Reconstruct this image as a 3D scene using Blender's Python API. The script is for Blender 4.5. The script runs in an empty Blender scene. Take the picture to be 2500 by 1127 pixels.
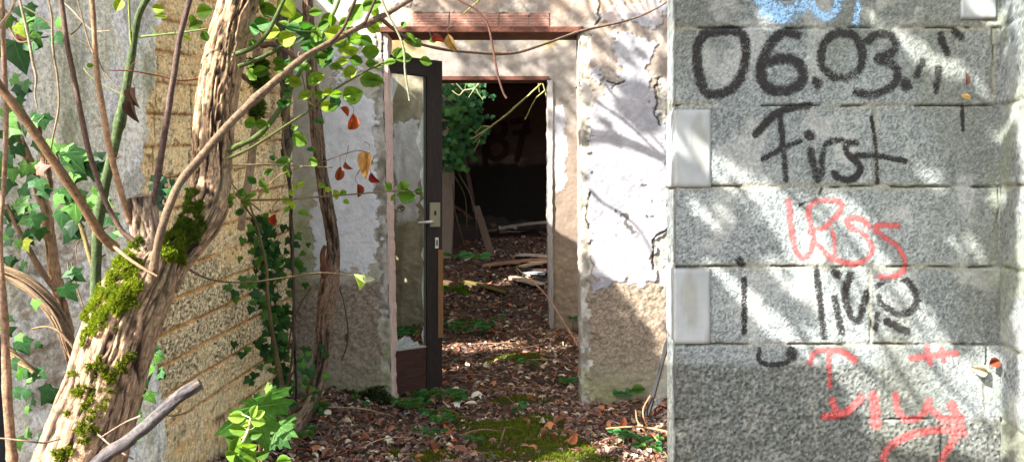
import bpy, math, random
import numpy as np
from mathutils import Vector, Matrix
from mathutils.bvhtree import BVHTree

# ---------------------------------------------------------------- camera, sky, sun, exposure
S = bpy.context.scene
CZ = 1.2          # eye height (m)
F = 1810.0        # focal length in pixels of the 2500 px wide photograph
HX, HY = 1250.0, 480.0
cam = bpy.data.objects.new('camera', bpy.data.cameras.new('camera'))
S.collection.objects.link(cam)
cam.location = (0, 0, CZ)
cam.rotation_euler = (math.radians(90), 0, 0)
cam.data.sensor_width = 36
cam.data.lens = F / 2500 * 36
cam.data.shift_y = -(563.5 - HY) / 2500
cam.data.clip_start = 0.05
cam.data.clip_end = 500
S.camera = cam
LD = Vector((1.0, 0.75, -0.93)).normalized()      # direction the sunlight travels
w = bpy.data.worlds.new('World'); S.world = w; w.use_nodes = True
nt = w.node_tree
sky = nt.nodes.new('ShaderNodeTexSky'); sky.sky_type = 'NISHITA'; sky.sun_disc = False
sky.sun_elevation = math.asin(-LD.z); sky.sun_rotation = math.atan2(-LD.x, -LD.y)
bg = nt.nodes['Background']; hsv = nt.nodes.new('ShaderNodeHueSaturation'); hsv.inputs['Saturation'].default_value = .55   # hazy, milky sky
nt.links.new(sky.outputs[0], hsv.inputs['Color']); nt.links.new(hsv.outputs[0], bg.inputs[0]); sky.dust_density = 3; bg.inputs[1].default_value = 0.105
sl = bpy.data.lights.new('sun', 'SUN'); sl.energy = 5.0; sl.angle = math.radians(0.53); sl.color = (1, .94, .85)
so = bpy.data.objects.new('sun', sl); S.collection.objects.link(so)
so.rotation_euler = LD.to_track_quat('-Z', 'Y').to_euler()
S.view_settings.view_transform = 'Standard'
S.view_settings.look = 'None'
S.view_settings.exposure = 2.22
S.view_settings.gamma = 1
S.cycles.max_bounces = 8
S.cycles.transparent_max_bounces = 16

R = random.Random(7)
NR = np.random.RandomState(11)
C = S.collection

# ---------------------------------------------------------------- helpers
def srgb(*c):
    if len(c) == 1: c = c[0]
    c = np.array(c, dtype=float) / 255.0
    return np.where(c <= .04045, c / 12.92, ((c + .055) / 1.055) ** 2.4)

def P(px, py, Y):
    return Vector(((px - HX) / F * Y, Y, CZ - (py - HY) / F * Y))

def h2(ix, iy, s):
    n = (ix * 374761393 + iy * 668265263 + s * 1274126177) & 0xffffffff
    n = ((n ^ (n >> 13)) * 1274126177) & 0xffffffff
    return ((n ^ (n >> 16)) & 0xffff) / 65535.0

def vn(x, y, s=0):
    x = np.asarray(x, float); y = np.asarray(y, float)
    fx = np.floor(x); fy = np.floor(y)
    ix = fx.astype(np.int64); iy = fy.astype(np.int64)
    tx = x - fx; ty = y - fy
    tx = tx * tx * (3 - 2 * tx); ty = ty * ty * (3 - 2 * ty)
    a = h2(ix, iy, s); b = h2(ix + 1, iy, s); c = h2(ix, iy + 1, s); d = h2(ix + 1, iy + 1, s)
    return (a + (b - a) * tx) * (1 - ty) + (c + (d - c) * tx) * ty

def fbm(x, y, o=4, s=0, g=.5):
    r = 0; a = 1; t = 0
    for i in range(o):
        r = r + a * vn(np.asarray(x) * 2 ** i + i * 17.3, np.asarray(y) * 2 ** i - i * 9.1, s + i); t += a; a *= g
    return r / t

def sstep(a, b, x):
    t = np.clip((x - a) / (b - a), 0, 1)
    return t * t * (3 - 2 * t)

def inpoly(x, y, poly):
    r = np.zeros(np.shape(x), bool)
    n = len(poly)
    for i in range(n):
        x1, y1 = poly[i]; x2, y2 = poly[(i + 1) % n]
        if y1 == y2: continue
        c = ((y1 > y) != (y2 > y)) & (x < (x2 - x1) * (y - y1) / (y2 - y1) + x1)
        r ^= c
    return r

def mix(a, b, t):
    t = np.asarray(t)[..., None]
    return a * (1 - t) + b * t

class Acc:
    def __init__(s):
        s.v = []; s.c = []; s.uv = []; s.q = []; s.t = []; s.n = 0
    def add(s, v, quads=None, tris=None, col=(1, 1, 1), uv=None):
        v = np.asarray(v, float).reshape(-1, 3); m = len(v)
        s.v.append(v)
        c = np.asarray(col, float)
        if c.ndim == 1: c = np.repeat(c[None, :3], m, 0)
        c = c.reshape(m, -1)
        if c.shape[1] == 3: c = np.hstack([c, np.ones((m, 1))])
        s.c.append(c)
        s.uv.append(np.zeros((m, 2)) if uv is None else np.asarray(uv, float).reshape(m, 2))
        if quads is not None and len(quads): s.q.append(np.asarray(quads, np.int64) + s.n)
        if tris is not None and len(tris): s.t.append(np.asarray(tris, np.int64) + s.n)
        s.n += m
    def box(s, c, sx, sy, sz, rot=None, col=(1, 1, 1), jit=0):
        v = np.array([[x, y, z] for x in (-.5, .5) for y in (-.5, .5) for z in (-.5, .5)]) * [sx, sy, sz]
        if jit: v = v + NR.uniform(-jit, jit, v.shape)
        L = np.argmax([sx, sy, sz]); o = [(L + 1) % 3, (L + 2) % 3]
        uv = np.stack([v[:, o[0]] + v[:, o[1]], v[:, L]], 1)
        if rot is not None: v = v @ np.array(rot.to_3x3()).T
        v = v + np.array(c)
        s.add(v, quads=[[0, 1, 3, 2], [4, 6, 7, 5], [0, 4, 5, 1], [2, 3, 7, 6], [0, 2, 6, 4], [1, 5, 7, 3]], col=col, uv=uv)
    def build(s, name, mat, parent=None, smooth=True):
        me = bpy.data.meshes.new(name)
        V = np.vstack(s.v); Cc = np.vstack(s.c); U = np.vstack(s.uv)
        q = np.vstack(s.q) if s.q else np.zeros((0, 4), np.int64)
        t = np.vstack(s.t) if s.t else np.zeros((0, 3), np.int64)
        loops = np.concatenate([q.ravel(), t.ravel()])
        starts = np.concatenate([np.arange(len(q)) * 4, len(q) * 4 + np.arange(len(t)) * 3])
        me.vertices.add(len(V)); me.vertices.foreach_set('co', V.ravel())
        me.loops.add(len(loops)); me.loops.foreach_set('vertex_index', loops.astype(np.int32))
        me.polygons.add(len(starts)); me.polygons.foreach_set('loop_start', starts.astype(np.int32))
        me.polygons.foreach_set('use_smooth', np.full(len(starts), smooth))
        ca = me.color_attributes.new('Col', 'FLOAT_COLOR', 'POINT')
        ca.data.foreach_set('color', Cc.ravel())
        ul = me.uv_layers.new(name='UVMap')
        ul.data.foreach_set('uv', U[loops].ravel())
        me.update(calc_edges=True); me.validate()
        me.materials.append(mat)
        o = bpy.data.objects.new(name, me); C.objects.link(o)
        if parent is not None: o.parent = parent
        return o

def tag(o, label, cat=None, group=None, kind=None):
    if label: o['label'] = label
    if cat: o['category'] = cat
    if group: o['group'] = group
    if kind: o['kind'] = kind
    return o

def thing(name, label, cat, loc=(0, 0, 0), group=None):
    o = bpy.data.objects.new(name, None); C.objects.link(o)
    o.empty_display_size = .05
    return tag(o, label, cat, group)

def catmull(pts, n=6):
    pts = [np.array(p, float) for p in pts]
    if len(pts) < 3:
        return np.array([pts[0] + (pts[-1] - pts[0]) * i / n for i in range(n + 1)])
    a = [2 * pts[0] - pts[1]] + pts + [2 * pts[-1] - pts[-2]]
    out = []
    for i in range(1, len(a) - 2):
        for k in range(n):
            t = k / n
            out.append(.5 * ((2 * a[i]) + (-a[i - 1] + a[i + 1]) * t + (2 * a[i - 1] - 5 * a[i] + 4 * a[i + 1] - a[i + 2]) * t * t
                             + (-a[i - 1] + 3 * a[i] - 3 * a[i + 1] + a[i + 2]) * t ** 3))
    out.append(a[-2])
    return np.array(out)

def tube(acc, path, col, seg=8, n=6, bark=0, seed=0, wob=0, colf=None, cap=True, freq=(1, 1)):
    """path: rows of x,y,z,r in metres"""
    c = catmull([list(p) for p in path], n)
    p = c[:, :3].copy(); r = np.maximum(c[:, 3], .0006)
    if not bark and seg < 15:
        Lq = np.cumsum(np.r_[0, np.linalg.norm(np.diff(p, axis=0), axis=1)])
        r = r * (1 + .22 * (fbm(Lq * 45, Lq * 0 + seed, 2, seed) - .5) + .35 * sstep(.80, .9, vn(Lq * 16, Lq * 0 + seed * 3.1, 4)))
    if wob:
        L = np.cumsum(np.r_[0, np.linalg.norm(np.diff(p, axis=0), axis=1)])
        for k in range(3):
            p[:, k] += (fbm(L * 9 + k * 31, L * 0 + seed * 7.7, 3, seed + k) - .5) * wob * 2
    d = np.gradient(p, axis=0); d /= np.linalg.norm(d, axis=1)[:, None] + 1e-9
    up = np.array([.3, -.9, .2]); ax = np.cross(d[0], up); ax /= np.linalg.norm(ax)
    A = []
    for i in range(len(p)):
        ax = ax - d[i] * np.dot(ax, d[i]); ax /= np.linalg.norm(ax); A.append(ax.copy())
    A = np.array(A); B = np.cross(d, A)
    L = np.cumsum(np.r_[0, np.linalg.norm(np.diff(p, axis=0), axis=1)])
    th = np.linspace(0, 2 * math.pi, seg, endpoint=False)
    TH, LL = np.meshgrid(th, L); RR = np.repeat(r[:, None], seg, 1)
    hh = np.zeros_like(TH)
    if bark:
        # periodic ridged noise along the limb
        cx = np.cos(TH) * RR; sx = np.sin(TH) * RR
        w1 = fbm(LL * 9 + seed, TH * 0 + 3 * np.cos(TH), 3, seed) - .5
        a = TH / (2 * math.pi)
        k = max(4, int(2 * math.pi * r.mean() / .017)) * freq[0]
        def per(f, s, yy, wp=0):
            x = a * f + wp
            x0 = np.mod(x, f); ww = sstep(.8, 1, x0 / f)
            n1 = fbm(x0, yy, 3, s); n2 = fbm(x0 - f, yy, 3, s)
            return n1 * (1 - ww) + n2 * ww
        n1 = per(k, seed + 5, LL * 6.5 * freq[1], w1 * 1.6)
        n2 = per(k * 2, seed + 9, LL * 17 * freq[1], w1)
        n3 = per(k * 6, seed + 19, LL * 26 * freq[1], w1 * 4)
        f1 = 1 - sstep(.0, .17, np.abs(2 * n1 - 1)); f2 = (1 - sstep(0, .16, np.abs(2 * n2 - 1))) * .4
        hh = (-np.maximum(f1, f2) * .85 + (n1 - .4) * .5 + (n3 - .5) * .8 + (fbm(LL * 6, a * 0 + seed, 2, 3) - .5) * .6) * bark
    RR = RR + hh
    v = p[:, None, :] + A[:, None, :] * (np.cos(TH) * RR)[..., None] + B[:, None, :] * (np.sin(TH) * RR)[..., None]
    m = len(p)
    i = np.arange(m - 1)[:, None] * seg; j = np.arange(seg)[None, :]; j2 = (j + 1) % seg
    q = np.stack([i + j, i + j2, i + seg + j2, i + seg + j], -1).reshape(-1, 4)
    uv = np.stack([np.minimum(TH, 2 * math.pi - TH) * RR.mean(), LL], -1)
    if colf is not None: cc = colf(v.reshape(-1, 3), (hh / bark if bark else hh).ravel(), LL.ravel(), TH.ravel())
    else:
        cc = np.asarray(col, float)
        var = .45 + 1.1 * fbm(LL * 38 + seed, np.cos(TH) * 1.5 + 4, 3, seed)
        cc = cc[None, None, :] * var[..., None]
    acc.add(v, quads=q, col=np.asarray(cc).reshape(-1, 3), uv=uv)
    if cap:
        for e, idx in ((0, 0), (m - 1, m - 1)):
            ring = v[idx]; ce = p[idx] + d[idx] * r[idx] * (.3 if e else -.3)
            vv = np.vstack([ring, ce[None]])
            tr = [[k, (k + 1) % seg, seg] if e else [(k + 1) % seg, k, seg] for k in range(seg)]
            acc.add(vv, tris=tr, col=np.asarray(cc).reshape(m, seg, 3)[idx].mean(0))
    return p, r, d

def pxpath(pts, scale=1):
    """(px, py, Y, radius_px) -> metres"""
    out = []
    for (x, y, Y, r) in pts:
        q = P(x, y, Y); out.append((q.x, q.y, q.z, r / F * Y * scale))
    return out

# ---------------------------------------------------------------- materials
def newmat(name):
    m = bpy.data.materials.new(name); m.use_nodes = True
    return m, m.node_tree, m.node_tree.nodes['Principled BSDF']

def attr_mat(name, rough=.92, bump=.4, scale=120, dist=.003, mott=.25, mscale=30, stretch=None, spec=.25, scale2=None, pore=0):
    m, t, b = newmat(name)
    N, L = t.nodes, t.links
    at = N.new('ShaderNodeAttribute'); at.attribute_name = 'Col'
    tc = N.new('ShaderNodeTexCoord')
    src = tc.outputs['Object']
    if stretch:
        mp = N.new('ShaderNodeMapping'); mp.inputs['Scale'].default_value = stretch
        L.new(tc.outputs['UV'], mp.inputs[0]); src = mp.outputs[0]
    n1 = N.new('ShaderNodeTexNoise'); n1.inputs['Scale'].default_value = mscale; n1.inputs['Detail'].default_value = 6; n1.inputs['Roughness'].default_value = .65
    L.new(src, n1.inputs['Vector'])
    n2 = N.new('ShaderNodeTexNoise'); n2.inputs['Scale'].default_value = scale; n2.inputs['Detail'].default_value = 5; n2.inputs['Roughness'].default_value = .7
    L.new(src, n2.inputs['Vector'])
    mr = N.new('ShaderNodeMapRange'); mr.inputs['From Min'].default_value = .3; mr.inputs['From Max'].default_value = .7
    mr.inputs['To Min'].default_value = 1 - mott; mr.inputs['To Max'].default_value = 1 + mott
    L.new(n1.outputs['Fac'], mr.inputs[0])
    mr2 = N.new('ShaderNodeMapRange'); mr2.inputs['From Min'].default_value = .3; mr2.inputs['From Max'].default_value = .7
    mr2.inputs['To Min'].default_value = 1 - mott * .8; mr2.inputs['To Max'].default_value = 1 + mott * .8
    L.new(n2.outputs['Fac'], mr2.inputs[0])
    mu = N.new('ShaderNodeMath'); mu.operation = 'MULTIPLY'; L.new(mr.outputs[0], mu.inputs[0]); L.new(mr2.outputs[0], mu.inputs[1])
    vm = N.new('ShaderNodeVectorMath'); vm.operation = 'SCALE'
    L.new(at.outputs['Color'], vm.inputs[0]); L.new(mu.outputs[0], vm.inputs['Scale'])
    L.new(vm.outputs[0], b.inputs['Base Color'])
    b.inputs['Roughness'].default_value = rough
    b.inputs['Specular IOR Level'].default_value = spec
    if bump:
        bm = N.new('ShaderNodeBump'); bm.inputs['Strength'].default_value = bump; bm.inputs['Distance'].default_value = dist
        L.new(n2.outputs['Fac'], bm.inputs['Height']); L.new(bm.outputs[0], b.inputs['Normal'])
    return m

def leaf_mat(name, rough=.5, trans=.35, spec=.4):
    m, t, b = newmat(name)
    N, L = t.nodes, t.links
    at = N.new('ShaderNodeAttribute'); at.attribute_name = 'Col'
    tc = N.new('ShaderNodeTexCoord'); n = N.new('ShaderNodeTexNoise'); n.inputs['Scale'].default_value = 90; n.inputs['Detail'].default_value = 4
    L.new(tc.outputs['Object'], n.inputs['Vector'])
    mr = N.new('ShaderNodeMapRange'); mr.inputs['From Min'].default_value = .3; mr.inputs['From Max'].default_value = .7
    mr.inputs['To Min'].default_value = .75; mr.inputs['To Max'].default_value = 1.25; L.new(n.outputs['Fac'], mr.inputs[0])
    vm = N.new('ShaderNodeVectorMath'); vm.operation = 'SCALE'; L.new(at.outputs['Color'], vm.inputs[0]); L.new(mr.outputs[0], vm.inputs['Scale'])
    L.new(vm.outputs[0], b.inputs['Base Color'])
    b.inputs['Roughness'].default_value = rough; b.inputs['Specular IOR Level'].default_value = spec
    if trans:
        tr = N.new('ShaderNodeBsdfTranslucent')
        v2 = N.new('ShaderNodeVectorMath'); v2.operation = 'MULTIPLY'; v2.inputs[1].default_value = (1.5, 1.45, .5)
        L.new(vm.outputs[0], v2.inputs[0]); L.new(v2.outputs[0], tr.inputs['Color'])
        mx = N.new('ShaderNodeMixShader'); mx.inputs[0].default_value = trans
        L.new(b.outputs[0], mx.inputs[1]); L.new(tr.outputs[0], mx.inputs[2])
        L.new(mx.outputs[0], N['Material Output'].inputs['Surface'])
    return m

M = {}
M['concrete'] = attr_mat('aggregate_concrete', bump=.9, scale=260, dist=.004, mott=.2, mscale=110)
M['blocks'] = attr_mat('rough_block_masonry', bump=.9, scale=130, dist=.006, mott=.45, mscale=60)
M['plaster'] = attr_mat('weathered_plaster', bump=.6, scale=90, dist=.004, mott=.13, mscale=14)
M['rough'] = attr_mat('rough_render', bump=.8, scale=60, dist=.008, mott=.2, mscale=18)
M['bark'] = attr_mat('bark', bump=1, scale=75, dist=.004, mott=.5, mscale=40, stretch=(5, 1, 1))
M['twig'] = attr_mat('twig_bark', rough=.8, bump=.8, scale=150, dist=.002, mott=.55, mscale=70, stretch=(2, 1, 1))
M['wood'] = attr_mat('weathered_wood', bump=.7, scale=30, dist=.003, mott=.35, mscale=9, stretch=(14, 1, 1))
M['doorwood'] = attr_mat('dark_stained_wood', rough=.6, bump=.4, scale=20, dist=.002, mott=.45, mscale=5, stretch=(10, 1, 1))
M['ground'] = attr_mat('dark_soil', bump=1, scale=70, dist=.01, mott=.5, mscale=18)
M['leaf'] = leaf_mat('green_leaf', .55, .4, .25)
M['ivy'] = leaf_mat('ivy_leaf', .55, .15, .22)
M['litter'] = leaf_mat('dry_leaf', .6, .12)
M['moss'] = leaf_mat('moss_green', .9, .3, .1)
M['paint'] = attr_mat('plain_painted', rough=.7, bump=.2, scale=200, dist=.001, mott=.08, mscale=20)
M['tile'] = attr_mat('smooth_cement_tile', rough=.5, bump=.15, scale=60, dist=.001, mott=.05, mscale=10, spec=.4)
M['metal'] = attr_mat('tarnished_metal', rough=.4, bump=.2, scale=120, dist=.001, mott=.2, mscale=25)
M['metal'].node_tree.nodes['Principled BSDF'].inputs['Metallic'].default_value = .6
m, t, b = newmat('window_glass')
b.inputs['Base Color'].default_value = (.75, .85, .8, 1); b.inputs['Roughness'].default_value = .04
b.inputs['Alpha'].default_value = .22
M['glass'] = m

def spray_mat(name, col):
    m, t, b = newmat(name)
    N, L = t.nodes, t.links
    at = N.new('ShaderNodeAttribute'); at.attribute_name = 'Col'
    tc = N.new('ShaderNodeTexCoord'); n = N.new('ShaderNodeTexNoise'); n.inputs['Scale'].default_value = 230; n.inputs['Detail'].default_value = 2
    L.new(tc.outputs['Object'], n.inputs['Vector'])
    # red channel of the attribute is the paint density
    sp = N.new('ShaderNodeSeparateColor'); L.new(at.outputs['Color'], sp.inputs[0])
    a = N.new('ShaderNodeMath'); a.operation = 'ADD'; L.new(sp.outputs[0], a.inputs[0]); L.new(n.outputs['Fac'], a.inputs[1])
    mr = N.new('ShaderNodeMapRange'); mr.inputs['From Min'].default_value = .92; mr.inputs['From Max'].default_value = 1.35; mr.inputs['To Max'].default_value = .93
    L.new(a.outputs[0], mr.inputs[0]); L.new(mr.outputs[0], b.inputs['Alpha'])
    b.inputs['Base Color'].default_value = (*col, 1); b.inputs['Roughness'].default_value = .8
    return m

# ---------------------------------------------------------------- grid walls (relief in real geometry)
def grid(acc, O, U, V, Nn, us, vs, hf, cf, keepf=None, thick=0):
    """O origin, U/V unit axes, Nn outward normal; hf(uu,vv,X)->relief, cf(uu,vv,X,h)->colour, keepf(uc,vc,Xc)->bool"""
    O, U, V, Nn = [np.array(a, float) for a in (O, U, V, Nn)]
    uu, vv = np.meshgrid(us, vs)
    X0 = O + uu[..., None] * U + vv[..., None] * V
    h = hf(uu, vv, X0); col = cf(uu, vv, X0, h)
    X = X0 + h[..., None] * Nn
    nv, nu = uu.shape
    idx = np.arange(nu * nv).reshape(nv, nu)
    Xc = (X0[:-1, :-1] + X0[1:, 1:]) / 2
    keep = np.ones((nv - 1, nu - 1), bool) if keepf is None else keepf((uu[:-1, :-1] + uu[1:, 1:]) / 2, (vv[:-1, :-1] + vv[1:, 1:]) / 2, Xc)
    flip = np.dot(np.cross(U, V), Nn) < 0
    q = np.stack([idx[:-1, :-1], idx[:-1, 1:], idx[1:, 1:], idx[1:, :-1]], -1)
    if flip: q = q[..., ::-1]
    Q = q[keep]
    if thick:
        nn = nu * nv; K = np.pad(keep, 1)
        sides = []
        for (dy, dx, a, b_) in ((-1, 0, idx[:-1, :-1], idx[:-1, 1:]), (1, 0, idx[1:, 1:], idx[1:, :-1]), (0, -1, idx[1:, :-1], idx[:-1, :-1]), (0, 1, idx[:-1, 1:], idx[1:, 1:])):
            nb = K[1 + dy:1 + dy + nv - 1, 1 + dx:1 + dx + nu - 1]
            e = keep & ~nb
            sides.append(np.stack([b_[e], a[e], a[e] + nn, b_[e] + nn], -1))
        Q = np.vstack([Q] + sides + [q[keep][:, ::-1] + nn])
        Xb = X0 - thick * Nn
        acc.add(np.vstack([X.reshape(-1, 3), Xb.reshape(-1, 3)]), quads=Q, col=np.vstack([col.reshape(nn, -1)] * 2))
    else:
        acc.add(X.reshape(-1, 3), quads=Q, col=col.reshape(nu * nv, -1))
    return X, q

def to_px(X):
    return HX + X[..., 0] / X[..., 1] * F, HY - (X[..., 2] - CZ) / X[..., 1] * F

def cells(u, v, n=1.0, s=0):
    """worley-like pore field, 0..1"""
    iu = np.floor(u).astype(np.int64); iv = np.floor(v).astype(np.int64)
    best = np.full(np.shape(u), 9.0)
    for a in (-1, 0, 1):
        for b_ in (-1, 0, 1):
            cx = iu + a + h2(iu + a, iv + b_, s); cy = iv + b_ + h2(iu + a, iv + b_, s + 5)
            best = np.minimum(best, (u - cx) ** 2 + (v - cy) ** 2)
    return np.clip(np.sqrt(best), 0, 1)
# ================================================================ ground
def gz(x, y):
    x = np.asarray(x, float); y = np.asarray(y, float)
    z = .62 * sstep(6.3, 9.6, y) * sstep(6, 3.2, np.abs(x)) + .05 * sstep(4.2, 6.2, y)
    z = z + (fbm(x * 2.2 + 3, y * 2.2, 4, 3) - .5) * .09 + (fbm(x * 9, y * 9, 3, 8) - .5) * .03
    z = z + .12 * np.exp(-((x + 1.05) ** 2 / .06 + (y - 3.9) ** 2 / .3)) + .05 * np.exp(-((x - .9) ** 2 / .3 + (y - 4.1) ** 2 / .1))
    z = z + .10 * np.exp(-((x + .62) ** 2 / .08 + (y - 7.3) ** 2 / .5))
    return z - .01

MOSSY = [(-.02, 3.75, .22, .30), (.17, 3.5, .2, .17), (-.38, 3.42, .12, .10), (-.55, 3.5, .06, .05), (-.3, 4.05, .1, .08), (.12, 4.0, .1, .07), (0.05, 5.3, .25, .12), (.25, 3.4, .22, .14), (.0, 3.9, .3, .12), (.1, 3.62, .16, .2), (-.05, 3.42, .1, .07), (.05, 4.35, .2, .08)]
def mossd(x, y):
    m = np.zeros(np.shape(x))
    for (a, b_, sx, sy) in MOSSY:
        m = np.maximum(m, np.exp(-((x - a) / sx) ** 2 - ((y - b_) / sy) ** 2))
    return m * (.35 + 1.1 * fbm(np.asarray(x) * 14, np.asarray(y) * 14, 3, 21))

def build_ground():
    a = Acc()
    xs = np.concatenate([-np.geomspace(120, 2.6, 26), np.arange(-2.5, 2.5, .025), np.geomspace(2.6, 120, 26)])
    ys = np.concatenate([-np.geomspace(120, .5, 26)[:-1], np.arange(-.4, 2.8, .08), np.arange(2.8, 9.5, .025), np.arange(9.6, 14, .1), np.geomspace(14.2, 150, 24)])
    def hf(u, v, X): return gz(u, v)
    def cf(u, v, X, h):
        n = fbm(u * 25, v * 25, 3, 4)
        c = mix(srgb(48, 36, 28), srgb(96, 72, 54), n)
        c = mix(c, srgb(90, 110, 50), sstep(14, 18, np.abs(v) + np.abs(u) * 0) * .8)
        return c
    grid(a, (0, 0, 0), (1, 0, 0), (0, 1, 0), (0, 0, 1), xs, ys, hf, cf)
    o = a.build('ground', M['ground']); tag(o, None, kind='structure')
build_ground()

# ================================================================ concrete block wall on the right
YP = 1.88
JR = [-128, 68, 258, 455, 650, 840, 1022, 1212, 1402, 1592]
VJ = {0: [2410], 1: [2425], 2: [2138], 3: [2440], 4: [2125], 5: [2408], 6: [1818, 2300], 7: [2100]}
TILES = [(1647, 268, 1735, 457), (1645, 655, 1733, 838), (2345, -140, 2432, 48)]
def conc_h(px, py, u, v):
    wob = (fbm(px / 60, py / 60, 3, 40) - .5) * 7
    row = np.searchsorted(JR, py + wob) - 1
    dj = np.full(np.shape(px), 99.)
    for y in JR: dj = np.minimum(dj, np.abs(py + wob - y))
    for r, xs in VJ.items():
        for x in xs:
            d = np.abs(px + (fbm(py / 30, px * 0, 3, 44) - .5) * 10 - x)
            dj = np.where((row == r), np.minimum(dj, d * 1.3), dj)
    rough = np.maximum(sstep(885, 905, py + 12 * fbm(px / 30, py / 30, 2, 5)) * sstep(2450, 2000, px), sstep(1022, 1030, py)) * .9
    broken = sstep(.42, .6, fbm(px / 50, py / 90, 3, 12))
    p1 = cells(u / .0062, v / .0062, 1, 3); p2 = cells(u / .011, v / .011, 1, 9)
    n = fbm(u / .012, v / .012, 3, 6)
    pore = sstep(.38, .12, p1) * (.6 + .8 * n)
    h = -.0016 * pore - .0026 * sstep(.42, .15, p2) * (rough * 1.2 + .12) + .0035 * (n - .5) + .004 * (fbm(u * 9, v * 9, 2, 2) - .5)
    crack = sstep(3.2, .8, dj) * broken
    h = h - .0018 * sstep(8, 2, dj) - .009 * crack
    h = h + (h2(row, (px > 2130).astype(np.int64), 8) - .5) * .003
    return h, pore, dj, rough, crack, n
def conc_c(px, py, u, v):
    row = np.searchsorted(JR, py) - 1
    h, pore, dj, rough, crack, n = conc_h(px, py, u, v)
    big = fbm(u * 3.2, v * 3.2, 4, 30); g = fbm(u / .0045, v / .0045, 2, 60)
    c = mix(srgb(114, 123, 126), srgb(150, 157, 158), big)
    c = c * (.84 + .32 * h2(row, (px > 2130).astype(np.int64), 18))[..., None]
    c = mix(c, srgb(172, 178, 178), sstep(.5, .75, g) * .4)
    c = mix(c, srgb(80, 86, 86), sstep(.46, .30, g) * .6)
    c = mix(c, srgb(48, 52, 52), np.clip(pore * .6, 0, 1))
    c = mix(c, srgb(96, 98, 84), sstep(.48, .70, fbm(u * 5 + 3, v * 1.7, 4, 38)) * .45)
    c = mix(c, srgb(186, 188, 184), sstep(.58, .70, fbm(u * 13 + 8, v * 13, 5, 39)) * .35)
    c = mix(c, srgb(86, 87, 80), sstep(.42, .75, fbm(u / .006, v / .006, 2, 31)) * rough * .9)
    c = mix(c, srgb(84, 86, 80), rough * .5)
    c = mix(c, srgb(30, 31, 28), sstep(.46, .24, cells(u / .011, v / .011, 1, 9)) * rough * .5)
    c = mix(c, srgb(170, 170, 162), sstep(.62, .74, fbm(u / .009, v / .009, 2, 37)) * rough * .3)
    c = mix(c, srgb(140, 136, 112), sstep(14, 3, dj) * .45 * sstep(.3, .6, big))
    c = mix(c, srgb(46, 46, 40), np.clip(crack * .9, 0, 1))
    c = mix(c, srgb(140, 150, 120), sstep(2380, 2440, px) * sstep(.45, .7, fbm(u * 8, v * 8, 3, 77)) * .35)
    return c

cw = thing('concrete_block_wall', 'grey concrete block wall in the right foreground with sprayed black and red writing', 'wall', (.8, YP, 0))
x0 = P(1650, 0, YP).x; x1 = P(2442, 0, YP).x
a = Acc()
us = np.arange(x0, x1 + .002, .0034)
vs = np.concatenate([np.arange(-.08, .5, .03), np.arange(.51, 1.74, .0034), np.arange(1.76, 2.4, .03)])
def hfC(u, v, X):
    px, py = to_px(X); return conc_h(px, py, u, v)[0]
def cfC(u, v, X, h):
    px, py = to_px(X); return conc_c(px, py, u, v)
XW, QW = grid(a, (0, YP, 0), (1, 0, 0), (0, 0, 1), (0, -1, 0), us, vs, hfC, cfC)
# left bevelled end face and the return towards the viewer
pb = np.array([P(1629, 0, 2.08).x, 2.08, 0]); pf = np.array([x0, YP, 0])
dU = pf - pb; LU = np.linalg.norm(dU); dU = dU / LU
def hfS(u, v, X):
    px, py = to_px(X); n = fbm(u / .012, v / .012, 3, 66)
    dj = np.min([np.abs(v - (CZ - (y - HY) / F * YP)) for y in JR], axis=0)
    return (.004 * (n - .5) - .004 * sstep(.006, .001, dj)) * sstep(0, .01, u) * sstep(LU, LU - .01, u) + hfC(u * 0 + x0, v, np.stack([v * 0 + x0, v * 0 + YP, v], -1)) * 0
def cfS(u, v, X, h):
    px, py = to_px(X); return conc_c(px, py, u + 5, v) * .72  # bevel colour toned down to stand in for dappled shade
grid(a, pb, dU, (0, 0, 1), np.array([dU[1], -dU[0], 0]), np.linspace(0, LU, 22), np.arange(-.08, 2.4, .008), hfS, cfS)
rU = np.array([-.25, -1, 0]); rU /= np.linalg.norm(rU)
def hfR(u, v, X):
    n = fbm(u / .012, v / .012, 3, 6)
    dj = np.min([np.abs(v - (CZ - (y - HY) / F * YP)) for y in JR], axis=0)
    return .005 * (n - .5) - .006 * sstep(.008, .001, dj)
def cfR(u, v, X, h):
    yy = HY - (v - CZ) / YP * F
    return conc_c(u * 900 + 2460, yy, u + 3, v)
grid(a, (x1, YP, 0), rU, (0, 0, 1), np.array([rU[1], -rU[0], 0]), np.arange(0, .75, .006), np.arange(-.08, 2.4, .006), hfR, cfR)
a.build('masonry', M['concrete'], cw)
# back of the wall so that it has depth
a = Acc(); a.box(((x0 + x1) / 2 + .02, YP + .105, 1.15), x1 - x0, .17, 2.44, col=srgb(150, 152, 150))
a.build('wall_core', M['concrete'], cw)
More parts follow.
